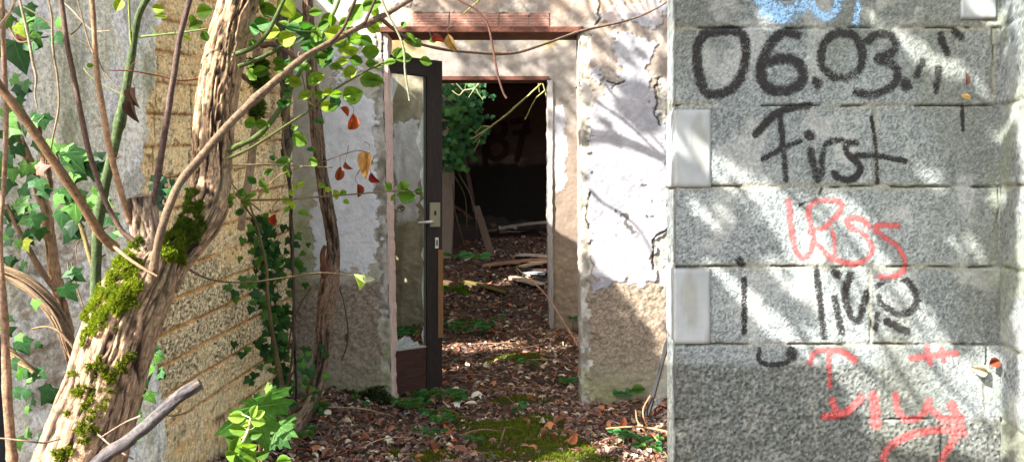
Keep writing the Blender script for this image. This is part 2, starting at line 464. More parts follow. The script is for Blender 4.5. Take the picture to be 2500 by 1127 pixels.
# smooth cement faced patches: face piece plus the piece that wraps round the bevel
for k, (l, t_, r_, b_) in enumerate(TILES):
    a = Acc()
    A = P(l, t_, YP); B = P(r_, b_, YP)
    def tile(a, O, U, Nn, L, H, mir=0):
        us_ = np.linspace(0, L, 16); vs_ = np.linspace(0, H, 26)
        def hf(u, v, X):
            e = np.minimum(np.minimum(u if not mir else L + 0 * u, L - u if mir != 2 else L + 0 * u), np.minimum(v, H - v))
            return .0055 - .003 * sstep(.003, 0, e) + .0006 * fbm(u * 60, v * 60, 2, 3)
        def cf(u, v, X, h):
            n = fbm(u * 20 + k * 5, v * 20, 4, 50)
            c = mix(srgb(134, 140, 143), srgb(160, 165, 167), n)
            c = mix(c, srgb(120, 118, 106), sstep(.52, .7, fbm(u * 45 + k, v * 9, 4, 53)) * .45)
            return mix(c, srgb(104, 100, 88), sstep(.014, 0, np.minimum(v, H - v) + n * .02) * .7)
        grid(a, O, U, (0, 0, 1), Nn, us_, vs_, hf, cf, thick=.006)
    tile(a, (A.x, YP, B.z), (1, 0, 0), (0, -1, 0), B.x - A.x, A.z - B.z, 1)
    if k < 2:
        O = pb + dU * LU * .12; tile(a, (O[0], O[1], B.z), dU, np.array([dU[1], -dU[0], 0]), LU * .87, A.z - B.z, 2)
    tag(a.build('smooth_patch', M['tile'], cw), ['pale grey smooth patch at the wall edge, upper one', 'pale grey smooth patch at the wall edge, lower one', 'pale grey smooth patch at the top right'][k])

def c7(pts): return [(1600 + x / 2.012, y / 2.012) for x, y in pts]
def c8(pts): return [(1600 + x / 1.988, 560 + y / 1.988) for x, y in pts]
BLACK = [  # (points, half width, strength)
    (c7([(235, 172), (330, 152), (400, 155), (440, 200), (442, 290), (418, 380), (370, 440), (300, 465), (245, 450), (218, 385), (205, 300), (208, 235), (230, 180), (262, 160)]), 11, .9),
    (c7([(695, 172), (640, 160), (580, 200), (540, 260), (520, 330), (522, 390), (555, 432), (620, 447), (690, 430), (725, 385), (720, 335), (680, 298), (620, 288), (560, 305)]), 12, 1),
    (c7([(790, 400), (796, 410)]), 12, 1),
    (c7([(900, 160), (970, 172), (1010, 230), (1015, 300), (990, 355), (930, 382), (860, 370), (815, 310), (820, 240), (850, 190), (900, 160)]), 10.5, .88),
    (c7([(1040, 200), (1090, 168), (1150, 175), (1180, 215), (1160, 260), (1095, 290), (1150, 308), (1188, 350), (1180, 402), (1130, 443), (1060, 465), (985, 455)]), 10.5, .9),
    (c7([(1228, 412), (1236, 420)]), 13, 1),
    ([(2253, 149), (2237, 185)], 9, .85), ([(2292, 168), (2285, 222)], 9, .88), ([(2296, 85), (2302, 108), (2313, 131)], 9, .88), ([(2331, 78), (2347, 92)], 9, .9),
    ([(2348, 258), (2350, 318)], 4.5, .9),
    ([(1844, 328), (1875, 295), (1898, 275), (1935, 263), (1975, 257)], 9, .95),
    ([(1903, 283), (1911, 348), (1918, 437)], 7.5, .85), ([(1863, 388), (1908, 363), (1953, 345)], 7, .88),
    ([(1974, 329), (1978, 332)], 11, 1), ([(1978, 368), (1985, 400), (1995, 437)], 10, .9), ([(2006, 427), (2008, 378), (2024, 347), (2055, 342)], 7.5, .86),
    ([(2090, 348), (2067, 350), (2068, 373), (2090, 393), (2100, 415), (2080, 437), (2047, 435), (2037, 422)], 8, .95),
    ([(2127, 288), (2137, 348), (2142, 447)], 5, .9), ([(2090, 378), (2137, 380), (2172, 385), (2209, 393)], 7, .92),
    ([(2007, 457), (1993, 482), (1953, 500)], 3.5, .88),
    ([(1816, 681), (1817, 745), (1816, 811)], 7, .9), ([(1804, 636), (1810, 644)], 10, .9), ([(1992, 655), (2002, 736), (2012, 821)], 8, .88), ([(2037, 726), (2046, 770), (2055, 811)], 8, .88),
    ([(2036, 665), (2046, 670)], 9, .9), ([(2075, 672), (2063, 711), (2073, 761), (2093, 783), (2103, 761), (2115, 716)], 9, .92),
    ([(2143, 696), (2160, 683), (2203, 678), (2234, 711), (2234, 746), (2198, 766), (2158, 746), (2146, 726)], 8.5, .92), ([(2138, 800), (2142, 765)], 7, .88), ([(2166, 784), (2212, 808)], 9, .95),
    ([(1853, 852), (1855, 880), (1887, 890), (1922, 882), (1940, 862), (1930, 848)], 6, .92), ([(1928, 860), (1936, 872)], 10, .9),
]
RED = [
    ([(1925, 490), (1930, 545), (1937, 590), (1947, 620), (1962, 630), (1977, 615), (1987, 585), (1983, 557), (1973, 512), (1998, 490), (2047, 492), (2052, 512), (2032, 537), (2005, 558), (1977, 566)], 7, .79),
    ([(1983, 560), (1992, 590), (2032, 635)], 6, .79), ([(2030, 560), (2038, 590), (2036, 625)], 5, .78),
    ([(2043, 635), (2083, 643), (2118, 630), (2128, 605), (2108, 570), (2077, 556), (2067, 537), (2097, 532), (2122, 552)], 7, .79),
    ([(2191, 552), (2147, 549), (2137, 560), (2153, 575), (2183, 595), (2203, 620), (2208, 650), (2193, 670), (2143, 675)], 7, .83),
    ([(1977, 885), (1987, 862), (2012, 852), (2053, 857), (2088, 878)], 8, .80), ([(2023, 857), (2025, 942)], 6, .78),
    ([(2012, 1016), (2038, 1013), (2068, 1003), (2103, 970)], 9, .86), ([(2031, 975), (2045, 1012)], 8, .79), ([(2133, 965), (2138, 1033)], 12, .86),
    ([(2186, 962), (2191, 998), (2214, 1023), (2249, 1013), (2269, 975)], 8, .83), ([(2262, 990), (2304, 1023), (2345, 1020)], 9, .86),
    ([(2322, 985), (2344, 1043), (2324, 1078), (2300, 1120), (2295, 1150)], 10, .86),
    ([(2355, 1055), (2304, 1048), (2229, 1058), (2178, 1083), (2158, 1113), (2168, 1140)], 9, .86),
    ([(2224, 874), (2280, 866), (2334, 862)], 8, .86), ([(2262, 845), (2270, 885)], 7, .83), ([(2298, 850), (2303, 880)], 6, .83),
]
BLUE = [
    ([(1862, 0), (1890, 22), (1935, 30), (1960, 10)], 20, .78), ([(1868, 30), (1925, 48)], 14, .76), ([(1912, 45), (1916, 76)], 9, .9),
    ([(1975, -5), (1990, 28), (2020, 40), (2042, 20), (2048, -10)], 12, .76), ([(2098, -5), (2092, 30), (2086, 64)], 8, .76),
]
def stroke_density(px, py, strokes):
    D = np.zeros(np.shape(px))
    for pts, wd, st in strokes:
        pp = catmull([(x, y, 0) for x, y in pts], 5)[:, :2] if len(pts) > 2 else np.array(pts, float)
        x0_, y0_ = pp.min(0) - 30; x1_, y1_ = pp.max(0) + 30
        m = (px > x0_) & (px < x1_) & (py > y0_) & (py < y1_)
        X_ = px[m]; Y_ = py[m]; d = np.full(X_.shape, 1e9)
        for i in range(len(pp) - 1):
            ax, ay = pp[i]; bx, by = pp[i + 1]; L2 = (bx - ax) ** 2 + (by - ay) ** 2 + 1e-6
            t = np.clip(((X_ - ax) * (bx - ax) + (Y_ - ay) * (by - ay)) / L2, 0, 1)
            d = np.minimum(d, np.hypot(X_ - ax - t * (bx - ax), Y_ - ay - t * (by - ay)))
        D[m] = np.maximum(D[m], st * sstep(wd * 2.1, wd * .3, d))
    return D
def decal(name, X, Q, off, dens, mat, parent, label):
    keep = dens.ravel()[Q].reshape(-1, 4).max(1) > .12
    q = Q.reshape(-1, 4)[keep]
    ids, inv = np.unique(q, return_inverse=True)
    a = Acc(); v = X.reshape(-1, 3)[ids] + off
    a.add(v, quads=inv.reshape(-1, 4), col=np.repeat(dens.ravel()[ids][:, None], 3, 1))
    return tag(a.build(name, mat, parent), label)
pxW, pyW = to_px(XW)
pore = conc_h(pxW, pyW, XW[..., 0], XW[..., 2])[1]
for strokes, col, lab in ((BLACK, (.012, .011, .012), 'black sprayed numbers and words'), (RED, (.46, .085, .085), 'red sprayed words'), (BLUE, (.30, .52, .80), 'light blue sprayed marks at the top')):
    d = stroke_density(pxW, pyW, strokes)
    d = np.where(d > .05, d + .07, d) * (1 - .25 * np.clip(pore, 0, 1)) * (.62 + .62 * fbm(XW[..., 0] / .006, XW[..., 2] / .006, 2, 15)) * (.8 + .4 * fbm(XW[..., 0] * 14, XW[..., 2] * 14, 2, 16))
    decal('graffiti', XW, QW, np.array([0, -.0007, 0]), d, spray_mat('spray_paint', col), cw, lab)

# ================================================================ plastered block wall on the left
lw = thing('block_wall', 'tan block wall on the left, partly covered by old grey plaster', 'wall', (-1.3, 3.5, 0))
LY0, LY1 = 2.13, 4.2
def lx(Y): return -1.82 + .138 * Y
LUv = np.array([.138, 1, 0]); LLn = np.linalg.norm(LUv); LUv = LUv / LLn
def PL(px, py, off=0):
    a_ = (px - HX) / F; Y = 1.82 / (.138 - a_)
    n = Vector((LUv[1], -LUv[0], 0))
    v = P(px, py, Y); return v + n * off
PEDGE = [(-400, -200), (378, -200), (380, 20), (384, 60), (376, 130), (380, 160), (372, 200), (358, 235), (360, 262), (350, 300), (352, 360), (345, 420), (350, 470), (330, 520), (338, 600), (352, 700), (352, 770), (366, 800), (378, 850), (384, 940), (398, 1020), (402, 1127), (410, 1300), (-400, 1300)]
def left_fields(u, v, X):
    px, py = to_px(X)
    qx = px + (fbm(u * 22, v * 22, 4, 71) - .5) * 34; qy = py + (fbm(u * 22 + 9, v * 22, 4, 72) - .5) * 34
    pl = inpoly(qx, qy, PEDGE)
    low = inpoly(qx + (fbm(u * 9, v * 9, 3, 73) - .5) * 60, qy, [(40, 560), (225, 600), (300, 700), (330, 1000), (330, 1300), (60, 1300)])
    ch = .127
    t = (v - .097 * (u - LLn * (LY1 - LY0)) + (fbm(u * 3, v * 3, 2, 74) - .5) * .012) / ch
    r = np.floor(t).astype(np.int64); ft = t - r
    bl = .25
    s = u / bl + h2(r, r * 0, 9) * 1.0
    b_ = np.floor(s).astype(np.int64); fs = s - b_
    dj = np.minimum(np.minimum(ft, 1 - ft) * ch, np.minimum(fs, 1 - fs) * bl)
    dj = dj + (fbm(u * 60, v * 60, 2, 75) - .5) * .012
    hor = np.minimum(ft, 1 - ft) * ch + (fbm(u * 50, v * 50, 2, 78) - .5) * .008
    rb = h2(r, b_, 33)
    clean = sstep(.30, .62, sstep(560, 720, py) * .75 + (fbm(u * 5, v * 5, 3, 76) - .5) * .9 + (rb - .5) * .5) * sstep(1010, 880, py + (px - 500) * .4)
    return px, py, pl, low, dj, hor, clean, rb, r, b_
def hfL(u, v, X):
    px, py, pl, low, dj, hor, clean, rb, r, b_ = left_fields(u, v, X)
    p2 = cells(u / .0095, v / .0095, 1, 9); n = fbm(u / .02, v / .02, 3, 6)
    h = -.003 * sstep(.4, .12, p2) * (.3 + clean) + .006 * (n - .5) + (rb - .5) * .006
    h = h - .008 * sstep(.011, .004, dj) * (.4 + .6 * clean) - .004 * sstep(.009, .003, hor) * (.2 + .8 * clean) + .010 * (fbm(u * 10, v * 14, 4, 88) - .5) * (1 - clean)
    plh = .011 + .004 * (fbm(u * 14, v * 14, 4, 80) - .5) + .002 * (fbm(u * 80, v * 80, 2, 81) - .5) - .004 * sstep(.5, .62, fbm(u * 7, v * 7, 4, 83))
    mas = .002 + .045 * (fbm(u * 9, v * 11, 4, 84) - .5) - .012 * sstep(.02, .004, np.abs(dj))
    h = np.where(pl, plh, h); return np.where(pl & low, mas, h)
def cfL(u, v, X, h):
    px, py, pl, low, dj, hor, clean, rb, r, b_ = left_fields(u, v, X)
    g = fbm(u / .006, v / .006, 2, 90); n = fbm(u * 10, v * 10, 4, 91); n2 = fbm(u * 30, v * 30, 3, 92)
    tan = mix(srgb(242, 196, 116), srgb(252, 234, 186), n)
    agg = mix(srgb(92, 80, 58), srgb(244, 224, 176), sstep(.25, .7, g))
    ylag = mix(mix(srgb(164, 144, 106), srgb(250, 234, 196), sstep(.25, .7, g)), tan, .30 + .4 * n + .1 * (rb - .5))
    c = mix(ylag, agg, clean)
    # mortar smears
    c = mix(c, tan, sstep(.42, .62, fbm(u * 9 + 4, v * 13, 4, 93)) * (1 - clean) * .75)
    c = mix(c, mix(srgb(206, 150, 84), srgb(214, 176, 120), n2), sstep(.014, .006, hor) * (.62 + .36 * clean) * sstep(.16, .40, n + clean * .4))
    c = mix(c, srgb(126, 88, 50), sstep(.006, .001, hor) * sstep(.40, .55, fbm(u * 12 + 3, v * 12, 3, 198)) * .75)
    c = mix(c, srgb(110, 82, 54), sstep(.0055, .001, dj) * .8 * sstep(.45, .6, fbm(u * 6 + 8, v * 6, 3, 98)))
    c = mix(c, srgb(92, 70, 46), sstep(.66, .74, fbm(u * 40, v * 55, 3, 99)) * (1 - clean) * .7)
    c = mix(c, srgb(222, 176, 104), sstep(280, 80, py) * sstep(.3, .6, n) * .35)
    c = mix(c, srgb(120, 124, 84), sstep(.5, .75, n) * sstep(900, 1080, py) * .6)
    st = fbm(u * 16, v * 1.6 + 3, 4, 94); st2 = fbm(u * 45, v * 5, 3, 95)
    p = mix(srgb(206, 200, 168), srgb(252, 248, 230), np.clip(st * 1.4 - .1, 0, 1))
    p = mix(p, srgb(238, 236, 232), sstep(.50, .62, fbm(u * 6 + 2, v * 2.6, 5, 96)) * .85)
    p = mix(p, srgb(150, 146, 116), sstep(.56, .62, fbm(u * 9 + 12, v * 4.2, 5, 196)) * .5)
    p = mix(p, srgb(140, 148, 104), sstep(.52, .72, fbm(u * 5 + 7, v * 3, 4, 97)) * .4)
    p = mix(p, srgb(110, 108, 92), sstep(.64, .78, st2) * .35)
    w_ = mix(srgb(226, 220, 206), srgb(244, 240, 232), n)
    w_ = mix(w_, srgb(130, 118, 96), sstep(.5, .7, n2) * .5)
    w_ = mix(w_, srgb(110, 100, 84), sstep(.006, .001, np.abs(dj)) * .35)
    w_ = mix(w_, srgb(150, 136, 112), sstep(.58, .70, fbm(u * 8 + 6, v * 9, 4, 191)) * .6)
    c = np.where(pl[..., None], p, c)
    return np.where((pl & low)[..., None], w_, c)
a = Acc()
us = np.arange(0, LLn * (LY1 - LY0) + .02, .0052); vs = np.concatenate([np.arange(-.15, .2, .03), np.arange(.2, 2.46, .0052)])
o0 = np.array([lx(LY0), LY0, 0])
XL, QL = grid(a, o0, LUv, (0, 0, 1), (LUv[1], -LUv[0], 0), us, vs, hfL, cfL, thick=.22)
a.build('masonry', M['blocks'], lw)

# ================================================================ the ruined house
hs = thing('derelict_house', 'ruined roofless house with open doorway, peeling plaster and a dark room behind', 'house', (0, 4.2, 0))
YF = 4.2
OPN = [(931, 78), (944, 560), (957, 1060), (1421, 1060), (1419, 560), (1416, 78)]
WHT = [(1499, 84), (1546, 79), (1596, 105), (1595, 134), (1580, 174), (1580, 218), (1615, 278), (1628, 323), (1640, 560), (1602, 575), (1594, 610), (1594, 681), (1574, 700), (1504, 688), (1478, 702), (1453, 708), (1442, 625), (1440, 560), (1439, 447), (1441, 308), (1446, 238), (1471, 248), (1481, 208), (1516, 199), (1521, 179), (1511, 144), (1501, 119)]
WH2 = [(1445, 160), (1470, 185), (1480, 200), (1455, 200)]
WH3 = [(1455, 20), (1500, 25), (1520, 5), (1560, 10), (1600, -10), (1625, 5), (1620, 60), (1580, 66), (1545, 50), (1500, 66), (1460, 60)]
WH4 = [(970, 0), (1000, -5), (1005, 20), (985, 25)]
LFT = [(790, 238), (850, 232), (905, 240), (914, 260), (916, 420), (925, 545), (918, 640), (895, 672), (860, 660), (800, 668), (770, 655), (760, 560), (780, 420)]
LF2 = [(800, 120), (850, 110), (905, 125), (900, 170), (860, 185), (820, 210)]
def front_f(X):
    px, py = to_px(X); u = X[..., 0]; v = X[..., 2]
    qx = px + (fbm(u * 26, v * 26, 5, 101) - .5) * 46; qy = py + (fbm(u * 26 + 5, v * 26, 5, 102) - .5) * 46
    wht = inpoly(qx, qy, WHT) | inpoly(qx, qy, WH2) | inpoly(qx, qy, WH3) | inpoly(qx, qy, WH4)
    lft = inpoly(qx, qy, LFT) | (inpoly(qx, qy, LF2) & (fbm(u * 60, v * 60, 3, 103) > .47))
    left = px < 960
    lowb = sstep(672, 700, qy) * left + sstep(690, 706, qy) * (~left)
    edgeL = left & (qx > 917 + (py - 240) * .018)
    edgeR = (~left) & (qx < 1439) & (py > 85)
    chip = inpoly(qx, qy, [(1600, 190), (1625, 195), (1630, 310), (1608, 290), (1605, 240)]) | inpoly(qx, qy, [(1597, 575), (1640, 570), (1640, 710), (1600, 700)])
    return px, py, u, v, wht, lft, left, lowb, edgeL, edgeR, chip
def hfF(u_, v_, X):
    px, py, u, v, wht, lft, left, lowb, eL, eR, chip = front_f(X)
    n = fbm(u * 22, v * 22, 4, 110); n2 = fbm(u * 75, v * 75, 3, 111)
    h = .006 * (n - .5) + .003 * (n2 - .5)
    h = h + lowb * (.012 * (fbm(u * 42, v * 46, 3, 112) - .5) + .002)
    h = h + np.where(wht | lft, .006, 0)
    e = eL | eR
    h = np.where(e, h * .6 - .006 + .012 * (fbm(u * 30, v * 24, 4, 113) - .4), h)
    h = np.where(chip, -.012 + .01 * n2, h)
    # cracks
    for pts in CRK:
        h = h - .01 * sstep(2.6, .4, polyd(px, py, pts))
    return h
CRK = [[(1612, 190), (1600, 215), (1604, 245), (1597, 280), (1610, 305)], [(1630, 560), (1606, 572), (1594, 590), (1592, 625), (1598, 650)], [(1466, 0), (1462, 30), (1466, 50), (1455, 66)],
       [(1415, 80), (1412, 200), (1414, 300)], [(1484, 200), (1510, 204), (1522, 200)], [(1440, 470), (1432, 520), (1436, 552)], [(1010, 34), (1120, 32), (1170, 36), (1240, 35), (1290, 40), (1340, 36)]]
def polyd(px, py, pts):
    d = np.full(np.shape(px), 1e9)
    qx = px + (fbm(px / 14, py / 14, 3, 120) - .5) * 12; qy = py + (fbm(px / 14 + 4, py / 14, 3, 121) - .5) * 12
    for i in range(len(pts) - 1):
        ax, ay = pts[i]; bx, by = pts[i + 1]; L2 = (bx - ax) ** 2 + (by - ay) ** 2 + 1e-6
        t = np.clip(((qx - ax) * (bx - ax) + (qy - ay) * (by - ay)) / L2, 0, 1)
        d = np.minimum(d, np.hypot(qx - ax - t * (bx - ax), qy - ay - t * (by - ay)))
    return d
def cfF(u_, v_, X, h):
    px, py, u, v, wht, lft, left, lowb, eL, eR, chip = front_f(X)
    n = fbm(u * 7, v * 7, 4, 130); n2 = fbm(u * 30, v * 30, 4, 131); g = fbm(u * 130, v * 130, 2, 132)
    c = mix(srgb(110, 100, 91), srgb(141, 131, 121), n2)
    c = mix(c, srgb(158, 152, 144), sstep(.55, .65, fbm(u * 18 + 2, v * 18, 5, 135)) * .6)
    cl = mix(srgb(150, 148, 134), srgb(186, 182, 168), n2)
    c = np.where((left & (py < 900))[..., None], cl, c)  # sunlit right side toned darker in colour, shaded left kept paler
    dk = np.where((~left) & (py > 0) , .9, 1.)
    c = mix(c, mix(srgb(104, 92, 79), srgb(146, 132, 114), sstep(.3, .7, g)), lowb * .9)
    c = mix(c, srgb(134, 132, 108), lowb * sstep(820, 960, py) * .6)
    wc = mix(srgb(132, 132, 137), srgb(152, 151, 154), n2)
    wc = mix(wc, srgb(122, 125, 132), sstep(.5, .7, n) * .5)
    c = np.where(wht[..., None], wc, c)
    lc = mix(srgb(190, 194, 198), srgb(212, 214, 214), n2)
    c = np.where(lft[..., None], lc, c)
    e = mix(srgb(120, 116, 104), srgb(168, 163, 152), sstep(.3, .65, fbm(u * 24, v * 18, 4, 133)))
    e = mix(e, srgb(186, 184, 180), sstep(.58, .68, fbm(u * 15, v * 12, 4, 134)) * .8)
    c = np.where((eL | eR)[..., None], e, c)
    c = np.where(chip[..., None], mix(srgb(130, 126, 118), srgb(176, 172, 160), g), c)
    # algae
    al = np.where(left, sstep(800, 730, px) * sstep(380, 520, py) * sstep(760, 640, py), 0)
    al = np.maximum(al, sstep(900, 990, py) * (.6 + .0 * px)); al = np.maximum(al, (eR | eL) * sstep(650, 930, py) * .6)
    c = mix(c, mix(srgb(120, 128, 72), srgb(150, 152, 100), n2), np.clip(al * sstep(.3, .6, n) * .8, 0, 1))
    for pts in CRK: c = mix(c, srgb(40, 34, 28), sstep(3.2, 1, polyd(px, py, pts)) * .85)
    c = mix(c, srgb(44, 42, 38), sstep(.70, .75, fbm(u * 34, v * 34, 2, 140)) * (px > 1500) * sstep(430, 450, py) * sstep(590, 560, py) * .8)
    c = mix(c, srgb(206, 176, 150), (py < 80) * sstep(.4, .6, n) * .3)
    return c
def kpF(u, v, X):
    px, py = to_px(X)
    qx = px + (fbm(u * 30, v * 26, 4, 150) - .5) * 9
    return ~inpoly(qx, py, OPN)
a = Acc()
us = np.concatenate([np.arange(-1.25, 1.0, .0055), np.arange(1.02, 1.7, .03)]); vs = np.concatenate([np.arange(-.2, -.03, .03), np.arange(-.03, 2.36, .0055), np.arange(2.38, 2.62, .03)])
XF, QF = grid(a, (0, YF, 0), (1, 0, 0), (0, 0, 1), (0, -1, 0), us, vs, hfF, cfF, kpF, thick=.22)
a.build('front_wall', M['plaster'], hs)
# exposed hollow brick lintel and the rusty beam under it
bx = [1006, 1098, 1220, 1292, 1342]
for i in range(4):
    a = Acc(); A = P(bx[i] + 1.5, 34 + R.uniform(-2, 2), YF); B = P(bx[i + 1] - 1.5, 66, YF)
    def hf(u, v, X): return .004 + .003 * (fbm(u * 40, v * 40, 3, 160 + i) - .5) + .002 * np.sin(v * 420)
    def cf(u, v, X, h): return mix(srgb(134, 88, 72), srgb(150, 122, 110), fbm(u * 22, v * 30, 4, 161 + i))
    grid(a, (A.x, YF, B.z), (1, 0, 0), (0, 0, 1), (0, -1, 0), np.linspace(0, B.x - A.x, 40), np.linspace(0, A.z - B.z, 18), hf, cf, thick=.02)
    a.build('lintel_brick', M['rough'], hs)
a = Acc()
A = P(928, 66, YF); B = P(1424, 80, YF)
def hf(u, v, X): return .012 + .004 * (fbm(u * 20, v * 60, 3, 170) - .5)
def cf(u, v, X, h): return mix(srgb(70, 44, 36), srgb(116, 76, 62), fbm(u * 16, v * 60, 4, 171))
grid(a, (A.x, YF, B.z), (1, 0, 0), (0, 0, 1), (0, -1, 0), np.linspace(0, B.x - A.x, 160), np.linspace(0, A.z - B.z, 8), hf, cf, thick=.2)
a.build('rusty_beam', M['rough'], hs)
# timber door frame against the left reveal, splintered strip on the right one
def strip(name, pts, Y0, dY, col, mat, parent, label=None):
    """polygon strip between left/right px edges rows: (y, xl, xr)"""
    a = Acc(); rows = []
    ys = np.linspace(pts[0][0], pts[-1][0], 160)
    xl = np.interp(ys, [p[0] for p in pts], [p[1] for p in pts]) + (fbm(ys / 12, ys * 0, 3, 180) - .5) * 4
    xr = np.interp(ys, [p[0] for p in pts], [p[2] for p in pts]) + (fbm(ys / 12, ys * 0 + 5, 3, 181) - .5) * 4
    V = []; U = []
    for k in range(160):
        a0 = P(xl[k], ys[k], Y0); b0 = P(xr[k], ys[k], Y0)
        V += [a0, b0, b0 + Vector((0, dY, 0)), a0 + Vector((0, dY, 0))]; U += [(0, a0.z), (.03, a0.z), (.03 + dY, a0.z), (dY, a0.z)]
    q = []
    for k in range(159):
        for j in range(4): q.append([k * 4 + j, k * 4 + (j + 1) % 4, k * 4 + 4 + (j + 1) % 4, k * 4 + 4 + j])
    a.add([list(v) for v in V], quads=np.array(q)[:, ::-1], col=col, uv=U)
    o = a.build(name, mat, parent, smooth=False)
    if label: tag(o, label)
strip('door_frame', [(78, 934, 945), (560, 945, 952), (990, 957, 963)], YF + .012, .16, srgb(196, 172, 160), M['wood'], hs, 'pinkish weathered timber strip at the left door jamb')
strip('door_frame', [(78, 1411, 1417), (330, 1413, 1420), (600, 1415, 1421), (1000, 1418, 1424)], YF + .02, .12, srgb(146, 138, 131), M['wood'], hs, 'splintered pale timber strip at the right door jamb')

# door leaf (dark, glazed, broken glass)
def DP(s, z, off=0):      # s metres from hinge along the leaf, z height
    h = Vector((-.79, 4.292 - .045, 0)); e = Vector((-.436, 4.51, 0)); d = (e - h).normalized(); n = Vector((d.y, -d.x, 0))
    p = h + d * s + n * off; p.z = z; return p
DLEN = (Vector((-.436, 4.51, 0)) - Vector((-.79, 4.247, 0))).length
door = Acc()
ddir = Vector((-.436 + .79, 4.51 - 4.247, 0)).normalized(); drot = Matrix.Rotation(math.atan2(ddir.y, ddir.x), 4, 'Z')
def dbox(acc, s0, s1, z0, z1, th=.045, off=0, col=None, jit=0):
    c = DP((s0 + s1) / 2, (z0 + z1) / 2, off)
    acc.box(c, s1 - s0, th, z1 - z0, drot, col if col is not None else srgb(38, 31, 27), jit)
dz0, dz1 = .055, 2.02
stile = .105
dbox(door, DLEN - stile, DLEN, dz0, dz1); dbox(door, 0, .06, dz0, dz1)
dbox(door, .061, DLEN - stile - .001, dz1 - .10, dz1)
dparent = door.build('door', M['doorwood'], hs, smooth=False); tag(dparent, 'narrow dark door leaf standing open with broken glass')
a = Acc(); dbox(a, .061, DLEN - stile - .001, dz0 + .002, dz0 + .245, .03, col=srgb(58, 36, 27)); a.build('kick_panel', M['doorwood'], dparent, smooth=False)
a = Acc(); dbox(a, .061, DLEN - stile - .001, dz0 + .247, dz0 + .256, .032, col=srgb(150, 146, 134)); dbox(a, DLEN - stile - .009, DLEN - stile - .001, dz0 + .258, dz1 - .101, .02, col=srgb(70, 74, 60)); a.build('glazing_bead', M['paint'], dparent, smooth=False)
a = Acc(); dbox(a, DLEN - .03, DLEN + .003, .35, .88, .006, .0245, col=srgb(122, 90, 58)); tag(a.build('bare_wood_edge', M['wood'], dparent, smooth=False), 'bare splintered wood along the door edge')
a = Acc(); dbox(a, DLEN - .09, DLEN - .022, 1.02, 1.165, .012, .029, col=srgb(132, 128, 104)); lk = a.build('lock_plate', M['paint'], dparent, smooth=False)
a = Acc(); dbox(a, DLEN - .064, DLEN - .050, 1.09, 1.115, .002, .0365, col=srgb(40, 34, 26)); a.build('key_slot', M['paint'], lk, smooth=False)
a = Acc(); p0 = DP(DLEN - .085, 1.052, .045); p1 = DP(DLEN - .185, 1.048, .06)
tube(a, [(*DP(DLEN - .07, 1.052, .03), .008), (*p0, .008), (*DP(DLEN - .12, 1.05, .058), .007), (*p1, .006)], srgb(190, 186, 176), 10, 4); a.build('door_handle', M['metal'], dparent)
a = Acc(); dbox(a, DLEN - .052, DLEN - .03, .89, .955, .006, .026, col=srgb(200, 196, 186)); kp = a.build('keyhole_plate', M['metal'], dparent, smooth=False)
a = Acc(); dbox(a, DLEN - .045, DLEN - .037, .905, .94, .002, .0305, col=srgb(30, 26, 22)); a.build('keyhole', M['paint'], kp, smooth=False)
# shards of glass still held by the frame
gl = Acc(); g0 = dz0 + .256; s_in = DLEN - stile - .008
def shard(pts, off=0):
    V = [DP(s, z, off) for s, z in pts] + [DP(s, z, off - .004) for s, z in pts]; n = len(pts)
    tr = [[0, i, i + 1] for i in range(1, n - 1)] + [[n, n + i + 1, n + i] for i in range(1, n - 1)]
    qd = [[i, (i + 1) % n, n + (i + 1) % n, n + i] for i in range(n)]
    gl.add([list(v) for v in V], quads=qd, tris=tr, col=(1, 1, 1))
z = g0
rr = random.Random(3)
while z < dz1 - .12:
    hgt = rr.uniform(.06, .30); dd = rr.uniform(.004, .030) * (2 if rr.random() < .25 else 1)
    zt = min(z + hgt, dz1 - .1)
    shard([(s_in, z), (s_in, zt), (s_in - dd * .3, zt - hgt * .15), (s_in - dd, z + hgt * rr.uniform(.3, .7)), (s_in - dd * .2, z + .01)], rr.uniform(-.002, .002)); z = zt + .001
shard([(.062, g0), (.30, g0), (.285, g0 + .03), (.26, g0 + .012), (.235, g0 + .06), (.20, g0 + .07), (.17, g0 + .02), (.14, g0 + .03), (.10, g0 + .05)])
shard([(.062, dz1 - .1), (.062, 1.2), (.09, 1.35), (.07, 1.5), (.10, 1.7), (.16, dz1 - .13), (.22, dz1 - .1)])
tag(gl.build('broken_glass', M['glass'], dparent, smooth=False), 'jagged shards of glass left in the frame')

# inner wall with the second doorway
YI = 6.5
OPI = [(1050, 194), (1340, 194), (1342, 500), (1346, 830), (1050, 830)]
def inner_f(X):
    px, py = to_px(X); u = X[..., 0]; v = X[..., 2]
    qx = px + (fbm(u * 16, v * 16, 4, 201) - .5) * 26; qy = py + (fbm(u * 16 + 5, v * 16, 4, 202) - .5) * 26
    return px, py, u, v, inpoly(qx, qy, [(1348, 255), (1375, 260), (1386, 340), (1382, 450), (1352, 475), (1346, 400)]), sstep(590, 640, qy), inpoly(qx, qy, [(960, 300), (1020, 290), (1030, 400), (1015, 540), (965, 560)])
def hfI(u_, v_, X):
    px, py, u, v, w_, low, g_ = inner_f(X)
    return .01 * (fbm(u * 10, v * 10, 4, 210) - .5) + .004 * (fbm(u * 50, v * 50, 3, 211) - .5) + low * .012 * (fbm(u * 30, v * 30, 3, 212) - .5) + np.where(w_ | g_, .003, 0)
